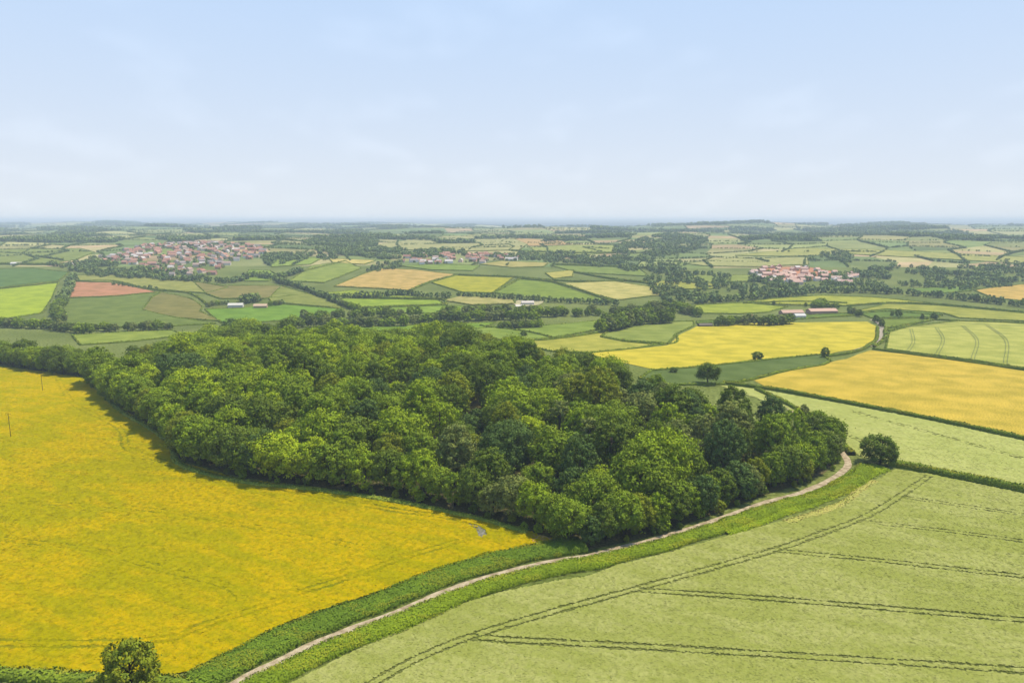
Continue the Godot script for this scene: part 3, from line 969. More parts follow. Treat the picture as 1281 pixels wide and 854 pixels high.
const WOOD = [Vector2(-255.9, -425.8), Vector2(-209.8, -365.4), Vector2(-172.2, -324.5), Vector2(-148.3, -298.2), Vector2(-131.5, -272.6), Vector2(-100.1, -252.9), Vector2(-68.3, -243.6), Vector2(-38.3, -233.4), Vector2(-10.4, -219.7), Vector2(4.8, -209.9), Vector2(15.9, -199.7), Vector2(19.6, -195.7), Vector2(29.4, -199.8), Vector2(41.1, -205.3), Vector2(55.5, -215.2), Vector2(71.6, -226.7), Vector2(89.7, -240.3), Vector2(104.7, -249.9), Vector2(118.2, -261.1), Vector2(128.4, -273.2), Vector2(135.1, -285.2), Vector2(138.0, -307.5), Vector2(118.3, -285.6), Vector2(121.2, -308.2), Vector2(101.7, -313.4), Vector2(90.0, -316.3), Vector2(76.1, -335.6), Vector2(64.7, -357.4), Vector2(45.8, -387.8), Vector2(22.8, -409.1), Vector2(-16.9, -492.8), Vector2(-52.3, -578.1), Vector2(-88.4, -560.3), Vector2(-148.9, -550.8), Vector2(-240.6, -630.0), Vector2(-243.5, -502.5), Vector2(-246.7, -445.6), Vector2(-238.2, -403.0)]


func build_near(mf: Material) -> void:
	var bag := Bag.new()
	drape(bag, PackedVector2Array(LEFT_FIELD), 12.0, 0.10, Color(0.275, 0.222, 0.002))
	structure("yellow_field", bag.mesh(), mf, "soil and stalks of the large yellow field left of the lane")
	bag = Bag.new()
	drape(bag, PackedVector2Array(RIGHT_FIELD), 12.0, 0.10, Color(0.202, 0.218, 0.052))
	structure("green_field", bag.mesh(), mf, "soil and stalks of the green crop field right of the lane")
	bag = Bag.new()
	drape(bag, PackedVector2Array(UPPER_FIELD), 12.0, 0.10, Color(0.245, 0.262, 0.074))
	structure("green_field", bag.mesh(), mf, "soil and stalks of the green crop field beyond the round tree")
	bag = Bag.new()
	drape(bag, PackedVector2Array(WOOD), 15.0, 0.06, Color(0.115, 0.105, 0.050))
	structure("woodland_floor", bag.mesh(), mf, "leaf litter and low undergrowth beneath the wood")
	# bare patch and sandy corner of the yellow field
	bag = Bag.new()
	drape(bag, PackedVector2Array([Vector2(-14.2, -214.3), Vector2(-10.7, -213.2), Vector2(-7.8, -209.2), Vector2(-7.8, -203.8), Vector2(-10.3, -204.8), Vector2(-11.0, -209.2)]), 3.0, 0.16, Color(0.22, 0.21, 0.20))
	structure("bare_patch", bag.mesh(), mf, "small bare grey patch in the yellow field")
	bag = Bag.new()
	drape(bag, PackedVector2Array([Vector2(5.3, -207.1), Vector2(9.6, -206.1), Vector2(14.0, -202.3), Vector2(6.5, -199.7)]), 5.0, 0.14, Color(0.42, 0.28, 0.10))
	structure("dry_corner", bag.mesh(), mf, "dry sandy corner of the yellow field by the wood")
	bag = Bag.new()
	ribbon(bag, smooth_line([Vector2(87.6, -216.2), Vector2(102.9, -225.3), Vector2(113.8, -232.9), Vector2(125.3, -245.6), Vector2(134.3, -253.8)], 3.0), 1.6, 0.16, Color(0.36, 0.29, 0.09), 0.8)
	structure("dry_strip", bag.mesh(), mf, "dry straw coloured strip along the wheat edge by the bend")
	var straw := put("straw_grass", hedge_mesh([Vector2(87.6, -216.2), Vector2(102.9, -225.3), Vector2(113.8, -232.9), Vector2(125.3, -245.6), Vector2(134.3, -253.8)], 1.9, 0.45, 6.0, 0.36, [Color(0.40, 0.34, 0.10), Color(0.30, 0.29, 0.07), Color(0.27, 0.29, 0.05)], 67, 0.9), plain("hedge", Color.WHITE, 0.8, 0.4))
	tag(straw, "dry straw coloured grass along the wheat edge inside the bend", "grass")
	# lane
	bag = Bag.new()
	ribbon(bag, smooth_line(ROAD, 2.0), 1.3, 0.12, Color(0.50, 0.425, 0.305), 0.25)
	var asphalt := field_material(grain(3, 0.05, Color(0.72, 0.70, 0.66), Color(1, 1, 1), 9, 2.0), grain(20, 0.02, Color(0.8, 0.78, 0.74), Color(1, 1, 1), 10, 2.0), 5.0, 33.0)
	structure("lane", bag.mesh(), asphalt, "narrow pale country lane winding past the wood")
	bag = Bag.new()
	ribbon(bag, smooth_line([Vector2(280.3, -575.6), Vector2(306.9, -605.5), Vector2(334.3, -647.6), Vector2(366.4, -705.1), Vector2(393.6, -763.5), Vector2(401.8, -797.6)], 4.0), 2.2, 0.5, Color(0.45, 0.40, 0.33), 0.2)
	structure("lane", bag.mesh(), asphalt, "pale farm lane between the yellow field and the tracked field")
	# soil in the wheel tracks
	var worn_soil := Bag.new()
	var sets := [[[[Vector2(-32.4, -131.6), Vector2(-21.1, -143.8), Vector2(-9.3, -152.6), Vector2(11.7, -164.0), Vector2(33.2, -174.5), Vector2(57.6, -186.8), Vector2(78.2, -197.6), Vector2(99.0, -210.4), Vector2(115.6, -221.5), Vector2(134.9, -238.2), Vector2(157.5, -259.3)], [Vector2(-9.3, -152.3), Vector2(-0.1, -151.1), Vector2(28.7, -148.6), Vector2(63.4, -145.1), Vector2(109.3, -140.0), Vector2(142.7, -135.7)], [Vector2(33.1, -173.6), Vector2(72.5, -168.3), Vector2(123.1, -159.6), Vector2(159.1, -153.2)], [Vector2(77.7, -196.1), Vector2(103.8, -190.3), Vector2(138.3, -181.2), Vector2(176.9, -172.0)], [Vector2(113.9, -216.5), Vector2(137.8, -209.0), Vector2(153.5, -202.9), Vector2(182.2, -189.6)], [Vector2(135.7, -238.2), Vector2(167.4, -222.6), Vector2(191.7, -208.6)]], 2.1, Color(0.14, 0.15, 0.048), 4], [[[Vector2(145.5, -339.7), Vector2(149.7, -321.9), Vector2(153.2, -302.3)], [Vector2(172.2, -358.6), Vector2(208.2, -280.7)]], 2.2, Color(0.15, 0.16, 0.05), 1]]
	for set_ in sets:
		for t in set_[0].size():
			var line := smooth_line(set_[0][t], 1.0)
			for e in [-0.5, 0.5]:
				var one := PackedVector2Array()
				for q in line.size():
					one.append(line[q] + side(line, q) * e * set_[1])
				ribbon(worn_soil, one, 0.2 if t < set_[3] else 0.11, 0.16, set_[2], 0.35)
	structure("wheel_tracks", worn_soil.mesh(), mf, "trodden soil in the wheel tracks of the near fields", "stuff")
	# standing crops
	var skip := [PackedVector2Array([Vector2(-14.2, -214.3), Vector2(-10.7, -213.2), Vector2(-7.8, -209.2), Vector2(-7.8, -203.8), Vector2(-10.3, -204.8), Vector2(-11.0, -209.2)]), PackedVector2Array([Vector2(5.3, -207.1), Vector2(9.6, -206.1), Vector2(14.0, -202.3), Vector2(6.5, -199.7)])]
	var heads := crop(PackedVector2Array(LEFT_FIELD), [[Vector2(-167.9, -300.1), Vector2(-158.3, -285.2), Vector2(-121.1, -260.5), Vector2(-65.9, -234.7), Vector2(-36.8, -223.1), Vector2(-20.6, -218.4), Vector2(-11.7, -213.2), Vector2(-9.9, -207.0), Vector2(-19.0, -199.5), Vector2(-31.8, -190.5), Vector2(-43.1, -180.5), Vector2(-53.8, -172.6), Vector2(-61.6, -165.3), Vector2(-73.7, -156.5), Vector2(-78.6, -151.6), Vector2(-94.4, -149.8), Vector2(-116.2, -149.8), Vector2(-155.5, -153.0)], [Vector2(-301.2, -463.7), Vector2(-250.3, -393.1), Vector2(-228.0, -363.6), Vector2(-202.5, -338.2), Vector2(-178.7, -315.7), Vector2(-166.9, -299.0)], [Vector2(-153.9, -203.6), Vector2(-120.5, -195.5), Vector2(-94.1, -183.6), Vector2(-75.7, -175.9), Vector2(-68.9, -169.9), Vector2(-68.4, -165.3)], [Vector2(-266.6, -273.7), Vector2(-202.7, -273.1), Vector2(-169.9, -271.3), Vector2(-142.5, -273.2)], [Vector2(-174.2, -232.4), Vector2(-115.4, -223.5), Vector2(-57.5, -202.5), Vector2(-37.1, -195.4)]], 2, 2.4, 0.55, 0.46, 0.36, 0.05, 0.6, [Color(0.335, 0.240, 0.0005), Color(0.245, 0.212, 0.0005), Color(0.180, 0.170, 0.001)], 51, skip, Color(0.135, 0.140, 0.006))
	var c1 := structure("yellow_crop", heads.mesh(), plain("crop", Color.WHITE, 1.0, 0.2, 0.0), "bright yellow flowering crop left of the lane", "stuff")
	c1.set_meta("category", "crop")
	heads = crop(PackedVector2Array(RIGHT_FIELD), [[Vector2(-32.4, -131.6), Vector2(-21.1, -143.8), Vector2(-9.3, -152.6), Vector2(11.7, -164.0), Vector2(33.2, -174.5), Vector2(57.6, -186.8), Vector2(78.2, -197.6), Vector2(99.0, -210.4), Vector2(115.6, -221.5), Vector2(134.9, -238.2), Vector2(157.5, -259.3)], [Vector2(-9.3, -152.3), Vector2(-0.1, -151.1), Vector2(28.7, -148.6), Vector2(63.4, -145.1), Vector2(109.3, -140.0), Vector2(142.7, -135.7)], [Vector2(33.1, -173.6), Vector2(72.5, -168.3), Vector2(123.1, -159.6), Vector2(159.1, -153.2)], [Vector2(77.7, -196.1), Vector2(103.8, -190.3), Vector2(138.3, -181.2), Vector2(176.9, -172.0)], [Vector2(113.9, -216.5), Vector2(137.8, -209.0), Vector2(153.5, -202.9), Vector2(182.2, -189.6)], [Vector2(135.7, -238.2), Vector2(167.4, -222.6), Vector2(191.7, -208.6)]], 4, 2.1, 0.16, 0.42, 0.32, 0.02, 0.56, [Color(0.202, 0.218, 0.052), Color(0.246, 0.254, 0.078), Color(0.172, 0.194, 0.036)], 52, [])
	var c2 := structure("wheat_crop", heads.mesh(), plain("crop", Color.WHITE, 1.0, 0.2, 0.0), "pale green wheat right of the lane", "stuff")
	c2.set_meta("category", "crop")
	heads = crop(PackedVector2Array(UPPER_FIELD), [[Vector2(145.5, -339.7), Vector2(149.7, -321.9), Vector2(153.2, -302.3)], [Vector2(172.2, -358.6), Vector2(208.2, -280.7)]], 1, 2.2, 0.4, 0.6, 0.28, 0.02, 0.8, [Color(0.245, 0.262, 0.074), Color(0.28, 0.29, 0.092), Color(0.22, 0.242, 0.06)], 53, [])
	var c3 := structure("wheat_crop", heads.mesh(), plain("crop", Color.WHITE, 1.0, 0.2, 0.0), "pale green wheat beyond the round tree", "stuff")
	c3.set_meta("category", "crop")


# ---------------------------------------------------------------- the wood
func build_wood() -> void:
	var poly := PackedVector2Array(WOOD)
	var r := RandomNumberGenerator.new()
	r.seed = 77
	var pines := [Vector2(35.1, -247.7), Vector2(29.5, -263.3), Vector2(45.4, -252.7), Vector2(19.6, -285.8)]
	var at := []   # [place, role]
	var front := smooth_line([Vector2(-255.9, -425.8), Vector2(-209.8, -365.4), Vector2(-172.2, -324.5), Vector2(-148.3, -298.2), Vector2(-131.5, -272.6), Vector2(-100.1, -252.9), Vector2(-68.3, -243.6), Vector2(-38.3, -233.4), Vector2(-10.4, -219.7), Vector2(4.8, -209.9), Vector2(15.9, -199.7), Vector2(19.6, -195.7)], 7.0)
	var roadside := smooth_line([Vector2(29.4, -199.8), Vector2(41.1, -205.3), Vector2(55.5, -215.2), Vector2(71.6, -226.7), Vector2(89.7, -240.3), Vector2(104.7, -249.9), Vector2(118.2, -261.1), Vector2(128.4, -273.2), Vector2(135.1, -285.2), Vector2(138.0, -307.5)], 6.5)
	for line in [front, roadside]:
		for k in line.size():
			var q: Vector2 = line[k] - side(line, k) * r.randf_range(-0.5, -0.5)
			var s := side(line, k)
			var inner: Vector2 = line[k] + s * 5.0
			if not Geometry2D.is_point_in_polygon(inner, poly):
				s = -s
			at.append([line[k] + s * r.randf_range(2.5, 5.5), 0 if line == front else 1])
	var lo := poly[0]
	var hi := poly[0]
	for p in poly:
		lo = lo.min(p)
		hi = hi.max(p)
	for k in 16000:
		var p := inside(poly, r, lo, hi)
		var free := true
		for q in at:
			if p.distance_squared_to(q[0]) < 112.0:
				free = false
				break
		for e in pines:
			if absf(p.x - e.x) < 6.5 and p.y - e.y > -5.0 and p.y - e.y < 17.0:
				free = false
		if free:
			at.append([p, 2])
	at = at.filter(func(a): return not (absf(a[0].x - pines[0].x) < 6.0 and a[0].y - pines[0].y > -4.0 and a[0].y - pines[0].y < 14.0))
	at.sort_custom(func(a, b): return a[0].y > b[0].y)
	print("wood trees ", at.size())
	var tones := ["mid", "fresh", "deep", "olive", "light", "mid", "blue", "fresh", "deep", "mid"]
	var words := {"light": "bright green", "fresh": "fresh green", "mid": "mid green", "deep": "deep green", "olive": "olive green", "blue": "dark bluish green", "yellow": "yellow", "brown": "brownish", "grey": "grey green"}
	var rest := []
	for k in at.size():
		var p: Vector2 = at[k][0]
		var role: int = at[k][1]
		var n := noise.get_noise_2d(p.x * 1.2 + 40.0, p.y * 1.2)
		var tone: String = tones[r.randi() % tones.size()]
		if p.x > -25.0 and -p.y < 340.0 and r.randf() < 0.5:
			tone = ["deep", "blue", "mid", "grey"][r.randi() % 4]
		if p.x < -60.0 and r.randf() < 0.45:
			tone = ["fresh", "light", "mid"][r.randi() % 3]
		var kind := r.randi() % wood_kinds.size()
		var sc := r.randf_range(0.82, 1.28) + 0.25 * n
		if role < 2:
			kind = [3, 6, 9, 0, 3, 6][r.randi() % 6]
			sc = r.randf_range(0.72, 1.0) if role == 1 or p.x > -30.0 else r.randf_range(0.9, 1.15)
		if p.x > 60.0 and role == 2:
			kind = [1, 4, 1, 6, 0][r.randi() % 5]
		if -p.y < 215.0:
			sc = minf(sc, 0.9)
		var place: String = ["on the wood edge facing the yellow field", "on the wood edge above the lane", "inside the wood"][role]
		if role == 2:
			place = "in the near part of the wood" if -p.y < 300.0 else "in the middle of the wood" if -p.y < 400.0 else "at the back of the wood"
		var turn := r.randf() * TAU
		var wide := r.randf_range(0.92, 1.15)
		if k < 298:
			tree("broadleaf_tree", kind, tone, p, sc, wide, turn, "%s %s broadleaf tree %s, %s" % [["round", "tall", "broad", "compact", "tall pointed", "low", "full", "spreading", "open", "billowing"][kind], words[tone], place, "left part" if p.x < -150.0 else "middle left" if p.x < -50.0 else "middle right" if p.x < 40.0 else "right part"], "trees of the wood")
		else:
			var b := Basis(Vector3.UP, turn).scaled(Vector3(sc * wide, sc, sc * wide))
			rest.append([Transform3D(b, on(p)), LEAF[tone]])
	var crowns := []
	for k in [0, 2, 4, 7]:
		crowns.append(wood_kinds[k][0])
	swarm("woodland_trees", "mass of tree crowns at the back of the wood", crowns, plain("leaf_copies", Color.WHITE, 0.75, 0.65), rest)
	# pines with bare trunks
	var needles := crown_mesh(160, 3.6, 10.5, 16.5, 16, 70, 0.42, 0.2, 0.1)
	var stem := trunk_mesh(161, 3.0, 11.0, 16.0, 0.36, 0.7, Color.WHITE)
	var plot := pines
	for k in plot.size():
		var t := Node3D.new()
		t.name = numbered("pine_tree")
		add_child(t)
		t.position = on(plot[k], -0.05)
		t.rotation.y = k * 1.7
		t.scale = Vector3.ONE * [1.42, 1.2, 1.15, 1.2][k]
		put("trunk", stem, plain("pale_bark", Color(0.45, 0.38, 0.30)), t)
		put("crown", needles, leaf_mat("grey" if k % 2 else "deep"), t)
		tag(t, ["tall pine with a bare pale trunk in the near wood", "pine deep in the wood left of the bare trunked pine", "pine right of the bare trunked pine", "pine in the wood far left of the bare trunked pine"][k], "pine", "pines in the wood")
	# leafless trees standing among the crowns
	var snags := [Vector2(-0.2, -325.8), Vector2(86.4, -271.4), Vector2(64.7, -253.4)]
	for k in snags.size():
		var t := Node3D.new()
		t.name = numbered("dead_tree")
		add_child(t)
		t.position = on(snags[k], -0.05)
		var b := Bag.new()
		b.limb(Vector3(0, -0.6, 0), Vector3(0.3, 9.0, 0), 0.42, 0.28, Color.WHITE, 7)
		put("trunk", b.mesh(), plain("dead_bark", Color(0.30, 0.26, 0.22)), t)
		b = Bag.new()
		for q in 16:
			var an := q * 2.4 + k
			var from := Vector3(0.3, 5.5 + 3.5 * q / 16.0, 0)
			var tip := from + Vector3(cos(an) * r.randf_range(2.5, 5.5), r.randf_range(5.0, 10.5) * (0.7 + 0.3 * q / 16.0), sin(an) * r.randf_range(2.5, 5.5))
			b.limb(from, tip, 0.17, 0.05, Color.WHITE, 5)
			for w in 7:
				var mid := from.lerp(tip, r.randf_range(0.4, 1.0))
				b.limb(mid, mid + Vector3(r.randfn() * 1.3, r.randf_range(0.4, 2.2), r.randfn() * 1.3), 0.07, 0.03, Color.WHITE, 4)
		put("branches", b.mesh(), plain("dead_bark", Color(0.30, 0.26, 0.22)), t)
		tag(t, ["bare grey dead tree among the crowns left of the middle of the wood", "bare dead tree in the right part of the wood", "bare dead tree near the lane side of the wood"][k], "dead tree", "dead trees in the wood")
	# single trees close by
	tree("round_tree", 5, "deep", Vector2(145.8, -273.7), 1.1, 1.22, 0.4, "round dark tree standing alone at the hedge corner by the lane bend")
	tree("roadside_tree", 3, "olive", Vector2(-75.5, -129.6), 1.05, 0.95, 1.1, "leafy tree cut by the bottom edge below the yellow field")
	tree("pale_tree", 4, "grey", Vector2(138.2, -329.2), 0.5, 0.85, 2.0, "small pale tree at the right end of the wood")
	var belt := smooth_line([Vector2(-557.8, -548.2), Vector2(-431.1, -514.5), Vector2(-362.1, -499.3), Vector2(-322.9, -474.2), Vector2(-269.9, -446.3)], 7.5)
	for k in belt.size():
		for e in 2:
			tree("belt_tree", [0, 6, 2, 7][r.randi() % 4], ["deep", "mid", "fresh", "deep"][r.randi() % 4], belt[k] + Vector2(r.randf_range(-2, 2), -3.0 - 9.0 * e + r.randf_range(-2, 2)), r.randf_range(0.72, 0.98), 1.05, r.randf() * TAU, "leafy tree in the belt beyond the yellow field, %s row, %s" % [["front", "back"][e], "left end" if belt[k].x < -330.0 else "right end" if belt[k].x > -285.0 else "middle"], "belt beyond the yellow field")


# ---------------------------------------------------------------- hedges
const HEDGES = [
	[[Vector2(149.1, -272.8), Vector2(157.6, -266.4), Vector2(167.7, -257.7), Vector2(182.4, -244.0), Vector2(210.8, -213.3)], 2.2, 2.6, "thick hedge between the two green crop fields on the right"],
	[[Vector2(126.1, -419.2), Vector2(147.8, -406.1), Vector2(176.1, -376.4), Vector2(201.8, -345.5), Vector2(227.5, -308.2), Vector2(258.2, -258.2)], 1.6, 2.0, "long hedge between the golden field and the green field"],
	[[Vector2(295.8, -580.5), Vector2(321.2, -526.5), Vector2(345.3, -475.4), Vector2(385.6, -403.0)], 1.2, 1.6, "hedge between the golden field and the pale tracked field"],
	[[Vector2(240.4, -539.0), Vector2(261.7, -552.3), Vector2(287.9, -580.5), Vector2(326.7, -636.9), Vector2(375.2, -730.3)], 1.6, 1.8, "hedge along the left side of the pale lane"],
	[[Vector2(304.5, -595.4), Vector2(340.8, -647.6), Vector2(378.5, -717.7), Vector2(424.7, -757.7), Vector2(474.9, -800.3)], 1.6, 1.8, "hedge along the right side of the pale lane"],
	[[Vector2(460.5, -806.5), Vector2(494.0, -787.4), Vector2(525.8, -782.1), Vector2(553.0, -769.6), Vector2(660.5, -726.4)], 1.4, 1.8, "hedge on the far side of the pale tracked field"],
	[[Vector2(253.9, -782.4), Vector2(322.1, -799.6), Vector2(390.7, -831.7), Vector2(456.0, -868.2), Vector2(505.1, -836.2)], 1.0, 1.4, "low hedge behind the bright yellow field"],
	[[Vector2(90.3, -456.5), Vector2(144.4, -491.2), Vector2(188.4, -521.2), Vector2(239.9, -547.8)], 0.8, 1.0, "thin hedge above the dark crop strip"],
	[[Vector2(126.1, -419.2), Vector2(146.2, -432.3), Vector2(175.9, -463.4), Vector2(218.5, -495.2)], 0.8, 1.0, "thin hedge below the dark crop strip"],
	[[Vector2(-792.5, -1111.9), Vector2(-766.3, -1147.6), Vector2(-748.6, -1185.1)], 1.5, 2.6, "hedge above the bright lime field"],
	[[Vector2(-735.8, -1194.3), Vector2(-661.5, -1189.7), Vector2(-557.5, -1092.6), Vector2(-476.2, -1041.5), Vector2(-440.7, -999.4), Vector2(-395.3, -925.4)], 1.4, 2.0, "curving hedge above the red soil field"],
	[[Vector2(-151.5, -1058.7), Vector2(-128.0, -1170.0), Vector2(-95.1, -1251.1)], 1.8, 2.6, "hedge between the tan field and the yellow green field"],
	[[Vector2(-28.3, -1037.2), Vector2(12.8, -1213.1)], 2.0, 2.8, "hedge left of the green wedge field"],
	[[Vector2(12.8, -1213.1), Vector2(67.3, -1176.2), Vector2(137.7, -952.5)], 1.8, 2.6, "hedge right of the green wedge field"],
	[[Vector2(-101.0, -1256.1), Vector2(-0.7, -1233.1), Vector2(65.8, -1196.6), Vector2(130.4, -1179.8), Vector2(184.8, -1192.2)], 1.8, 2.8, "hedge above the yellow green field"],
	[[Vector2(112.8, -1312.9), Vector2(174.5, -1213.4), Vector2(221.4, -1161.2)], 2.5, 3.5, "hedge below the long green field"],
	[[Vector2(79.1, -1443.0), Vector2(247.7, -1402.0), Vector2(321.8, -1322.1)], 1.8, 3.0, "hedge above the long green field"],
	[[Vector2(-221.1, -988.7), Vector2(-131.9, -981.5), Vector2(-96.3, -975.7), Vector2(-85.3, -925.4)], 1.6, 2.6, "hedge round the lime meadow"],
	[[Vector2(-202.5, -894.3), Vector2(-142.8, -909.8), Vector2(-83.2, -925.4)], 1.5, 2.2, "hedge below the lime meadow"],
	[[Vector2(-277.7, -1036.7), Vector2(-231.5, -962.8), Vector2(-195.6, -881.1)], 2.0, 3.0, "hedge at the foot of the thick tree hedge"],
	[[Vector2(-0.4, -625.4), Vector2(35.8, -642.5), Vector2(94.0, -699.6)], 1.2, 1.8, "hedge between the meadow and the pale crop field"],
	[[Vector2(-33.9, -746.8), Vector2(15.2, -694.7), Vector2(36.4, -653.7)], 1.2, 2.0, "hedge through the meadow below the tree belt"],
	[[Vector2(-1.0, -1747.0), Vector2(111.3, -1694.2), Vector2(245.0, -1713.5)], 2.0, 4.0, "hedge on the hill right of the middle village"],
	[[Vector2(-374.8, -1297.7), Vector2(-341.1, -1479.3)], 2.0, 3.0, "hedge on the green slope right of the town"],
	[[Vector2(429.7, -916.9), Vector2(493.5, -941.3), Vector2(554.4, -937.4), Vector2(624.1, -870.8)], 1.5, 2.2, "hedge beyond the right farm"],
	[[Vector2(303.2, -937.9), Vector2(382.5, -953.1), Vector2(440.0, -939.2)], 1.5, 2.4, "hedge above the right farm"],
	[[Vector2(-1247.4, -1425.3), Vector2(-1017.3, -1435.1), Vector2(-915.5, -1424.8), Vector2(-879.5, -1443.9)], 2.0, 4.0, "hedge left of the town"],
	[[Vector2(97.4, -628.9), Vector2(133.8, -610.5), Vector2(156.3, -669.4)], 0.9, 1.2, "dark edge hedge of the striped field"]]


func build_hedges() -> void:
	var grassy := [Color(0.20, 0.265, 0.014), Color(0.13, 0.185, 0.012), Color(0.245, 0.26, 0.018)]
	var hedgy := [Color(0.18, 0.235, 0.018), Color(0.11, 0.155, 0.016), Color(0.24, 0.22, 0.02)]
	var mat := plain("hedge", Color.WHITE, 0.8, 0.4)
	var o := put("hedge_bank", hedge_mesh([Vector2(-66.0, -134.8), Vector2(-62.2, -139.9), Vector2(-59.3, -143.7), Vector2(-55.4, -147.8), Vector2(-50.2, -153.7), Vector2(-41.6, -160.8), Vector2(-31.6, -168.4), Vector2(-20.0, -178.9), Vector2(-6.3, -187.9), Vector2(8.7, -195.1), Vector2(20.8, -199.2)], 4.6, 2.0, 14.0, 0.24, [Color(0.135, 0.20, 0.016), Color(0.09, 0.145, 0.014), Color(0.18, 0.20, 0.016)], 61, 0.6), mat)
	tag(o, "broad dark green hedge bank between the yellow field and the lane", "hedge")
	o = put("hedge_bank", hedge_mesh([Vector2(-57.1, -128.3), Vector2(-53.4, -133.3), Vector2(-51.0, -136.5), Vector2(-47.2, -140.3), Vector2(-42.6, -145.7), Vector2(-34.8, -152.2), Vector2(-24.6, -159.9), Vector2(-13.2, -170.2), Vector2(-0.8, -178.3), Vector2(12.9, -185.0), Vector2(24.6, -188.9), Vector2(34.9, -194.4), Vector2(42.7, -197.9), Vector2(50.1, -202.7), Vector2(56.9, -206.5), Vector2(72.7, -216.8), Vector2(90.0, -228.6), Vector2(103.0, -235.2), Vector2(111.6, -241.2), Vector2(120.5, -248.2), Vector2(130.3, -257.8), Vector2(137.9, -268.6)], 3.5, 1.8, 16.0, 0.22, grassy, 62, 0.7), mat)
	tag(o, "grassy green bank between the lane and the pale green wheat", "hedge")
	o = put("grass_verge", hedge_mesh([Vector2(64.2, -210.0), Vector2(83.6, -223.0), Vector2(101.2, -234.1), Vector2(113.0, -242.3), Vector2(124.9, -252.8), Vector2(136.4, -264.2), Vector2(143.4, -268.9)], 4.6, 1.1, 16.0, 0.22, [Color(0.235, 0.305, 0.014), Color(0.165, 0.23, 0.012), Color(0.28, 0.295, 0.018)], 65, 0.8), mat)
	tag(o, "wide bright grass verge on the outside of the lane bend", "grass")
	o = put("hedge", hedge_mesh([Vector2(-153.6, -141.6), Vector2(-108.1, -138.3), Vector2(-91.0, -136.4), Vector2(-73.0, -135.3), Vector2(-64.1, -134.1)], 2.2, 1.8, 5.0, 0.42, hedgy, 66), mat)
	tag(o, "hedge along the near edge of the yellow field at bottom left", "hedge")
	var bushes := smooth_line([Vector2(-255.9, -425.8), Vector2(-209.8, -365.4), Vector2(-172.2, -324.5), Vector2(-148.3, -298.2), Vector2(-131.5, -272.6), Vector2(-100.1, -252.9), Vector2(-68.3, -243.6), Vector2(-38.3, -233.4), Vector2(-10.4, -219.7), Vector2(4.8, -209.9), Vector2(15.9, -199.7), Vector2(19.6, -195.7)], 5.0)
	bushes.append_array(smooth_line([Vector2(29.4, -199.8), Vector2(41.1, -205.3), Vector2(55.5, -215.2), Vector2(71.6, -226.7), Vector2(89.7, -240.3), Vector2(104.7, -249.9), Vector2(118.2, -261.1), Vector2(128.4, -273.2), Vector2(135.1, -285.2), Vector2(138.0, -307.5)], 5.0))
	var rb := RandomNumberGenerator.new()
	rb.seed = 401
	for q in bushes.size():
		if rb.randf() < 0.72:
			var bush := put("shrub", row_meshes[rb.randi() % row_meshes.size()], leaf_mat(["deep", "mid", "olive", "fresh"][rb.randi() % 4]))
			bush.position = on(bushes[q] + Vector2(rb.randf_range(-1.5, 1.5), rb.randf_range(-3.0, 1.0)))
			bush.rotation.y = rb.randf() * TAU
			var sc := rb.randf_range(0.2, 0.5)
			bush.scale = Vector3(sc * 1.1, sc, sc * 1.1)
			tag(bush, "leafy shrub at the foot of the wood edge " + ("above the lane, %s" % ["left stretch", "right stretch"][int(bushes[q].x > 80.0)] if bushes[q].x > 22.0 else "beside the yellow field, %s" % ["left stretch", "middle stretch", "right stretch"][int(bushes[q].x > -140.0) + int(bushes[q].x > -50.0)]), "shrub", "shrubs along the wood edge")
	o = put("hedge", hedge_mesh([Vector2(139.8, -283.8), Vector2(142.5, -303.7), Vector2(146.1, -335.1), Vector2(144.6, -370.1), Vector2(140.5, -402.9)], 1.6, 2.0, 5.0, 0.4, hedgy, 63), mat)
	tag(o, "hedge beside the lane where it bends behind the wood", "hedge")
	o = put("grass_verge", hedge_mesh([Vector2(-238.5, -403.9), Vector2(-193.9, -345.3), Vector2(-160.7, -310.1), Vector2(-142.6, -289.8), Vector2(-127.7, -265.7), Vector2(-98.5, -248.3), Vector2(-67.4, -240.1), Vector2(-37.8, -230.1), Vector2(-10.3, -217.3), Vector2(4.8, -207.7)], 1.4, 0.9, 6.0, 0.4, [Color(0.26, 0.28, 0.03), Color(0.14, 0.19, 0.025)], 64), mat)
	tag(o, "rough grass strip along the wood edge of the yellow field", "grass")
	for f in FIELDS:
		var dist := 1e9
		for p in f[1]:
			dist = minf(dist, -p.y)
		if dist > 1900.0 or f[0] == "yard" or f[0] == "yellow_field":
			continue
		var ring: Array = f[1].duplicate()
		ring.append(f[1][0])
		o = put("hedge", hedge_mesh(ring, 0.9, 1.3 if dist < 900.0 else 1.7, 0.7, 0.8, hedgy, 500 + int(dist)), mat)
		tag(o, "thin hedge round the " + f[3], "hedge", "thin field hedges")
	var k := 0
	for h in HEDGES:
		var dist := 1e9
		for p in h[0]:
			dist = minf(dist, p.length())
		var near := dist < 600.0
		o = put("hedge", hedge_mesh(h[0], h[1], h[2], 4.0 if near else 0.9, 0.42 if near else 0.95, hedgy, 70 + k), mat)
		tag(o, h[3], "hedge")
		k += 1


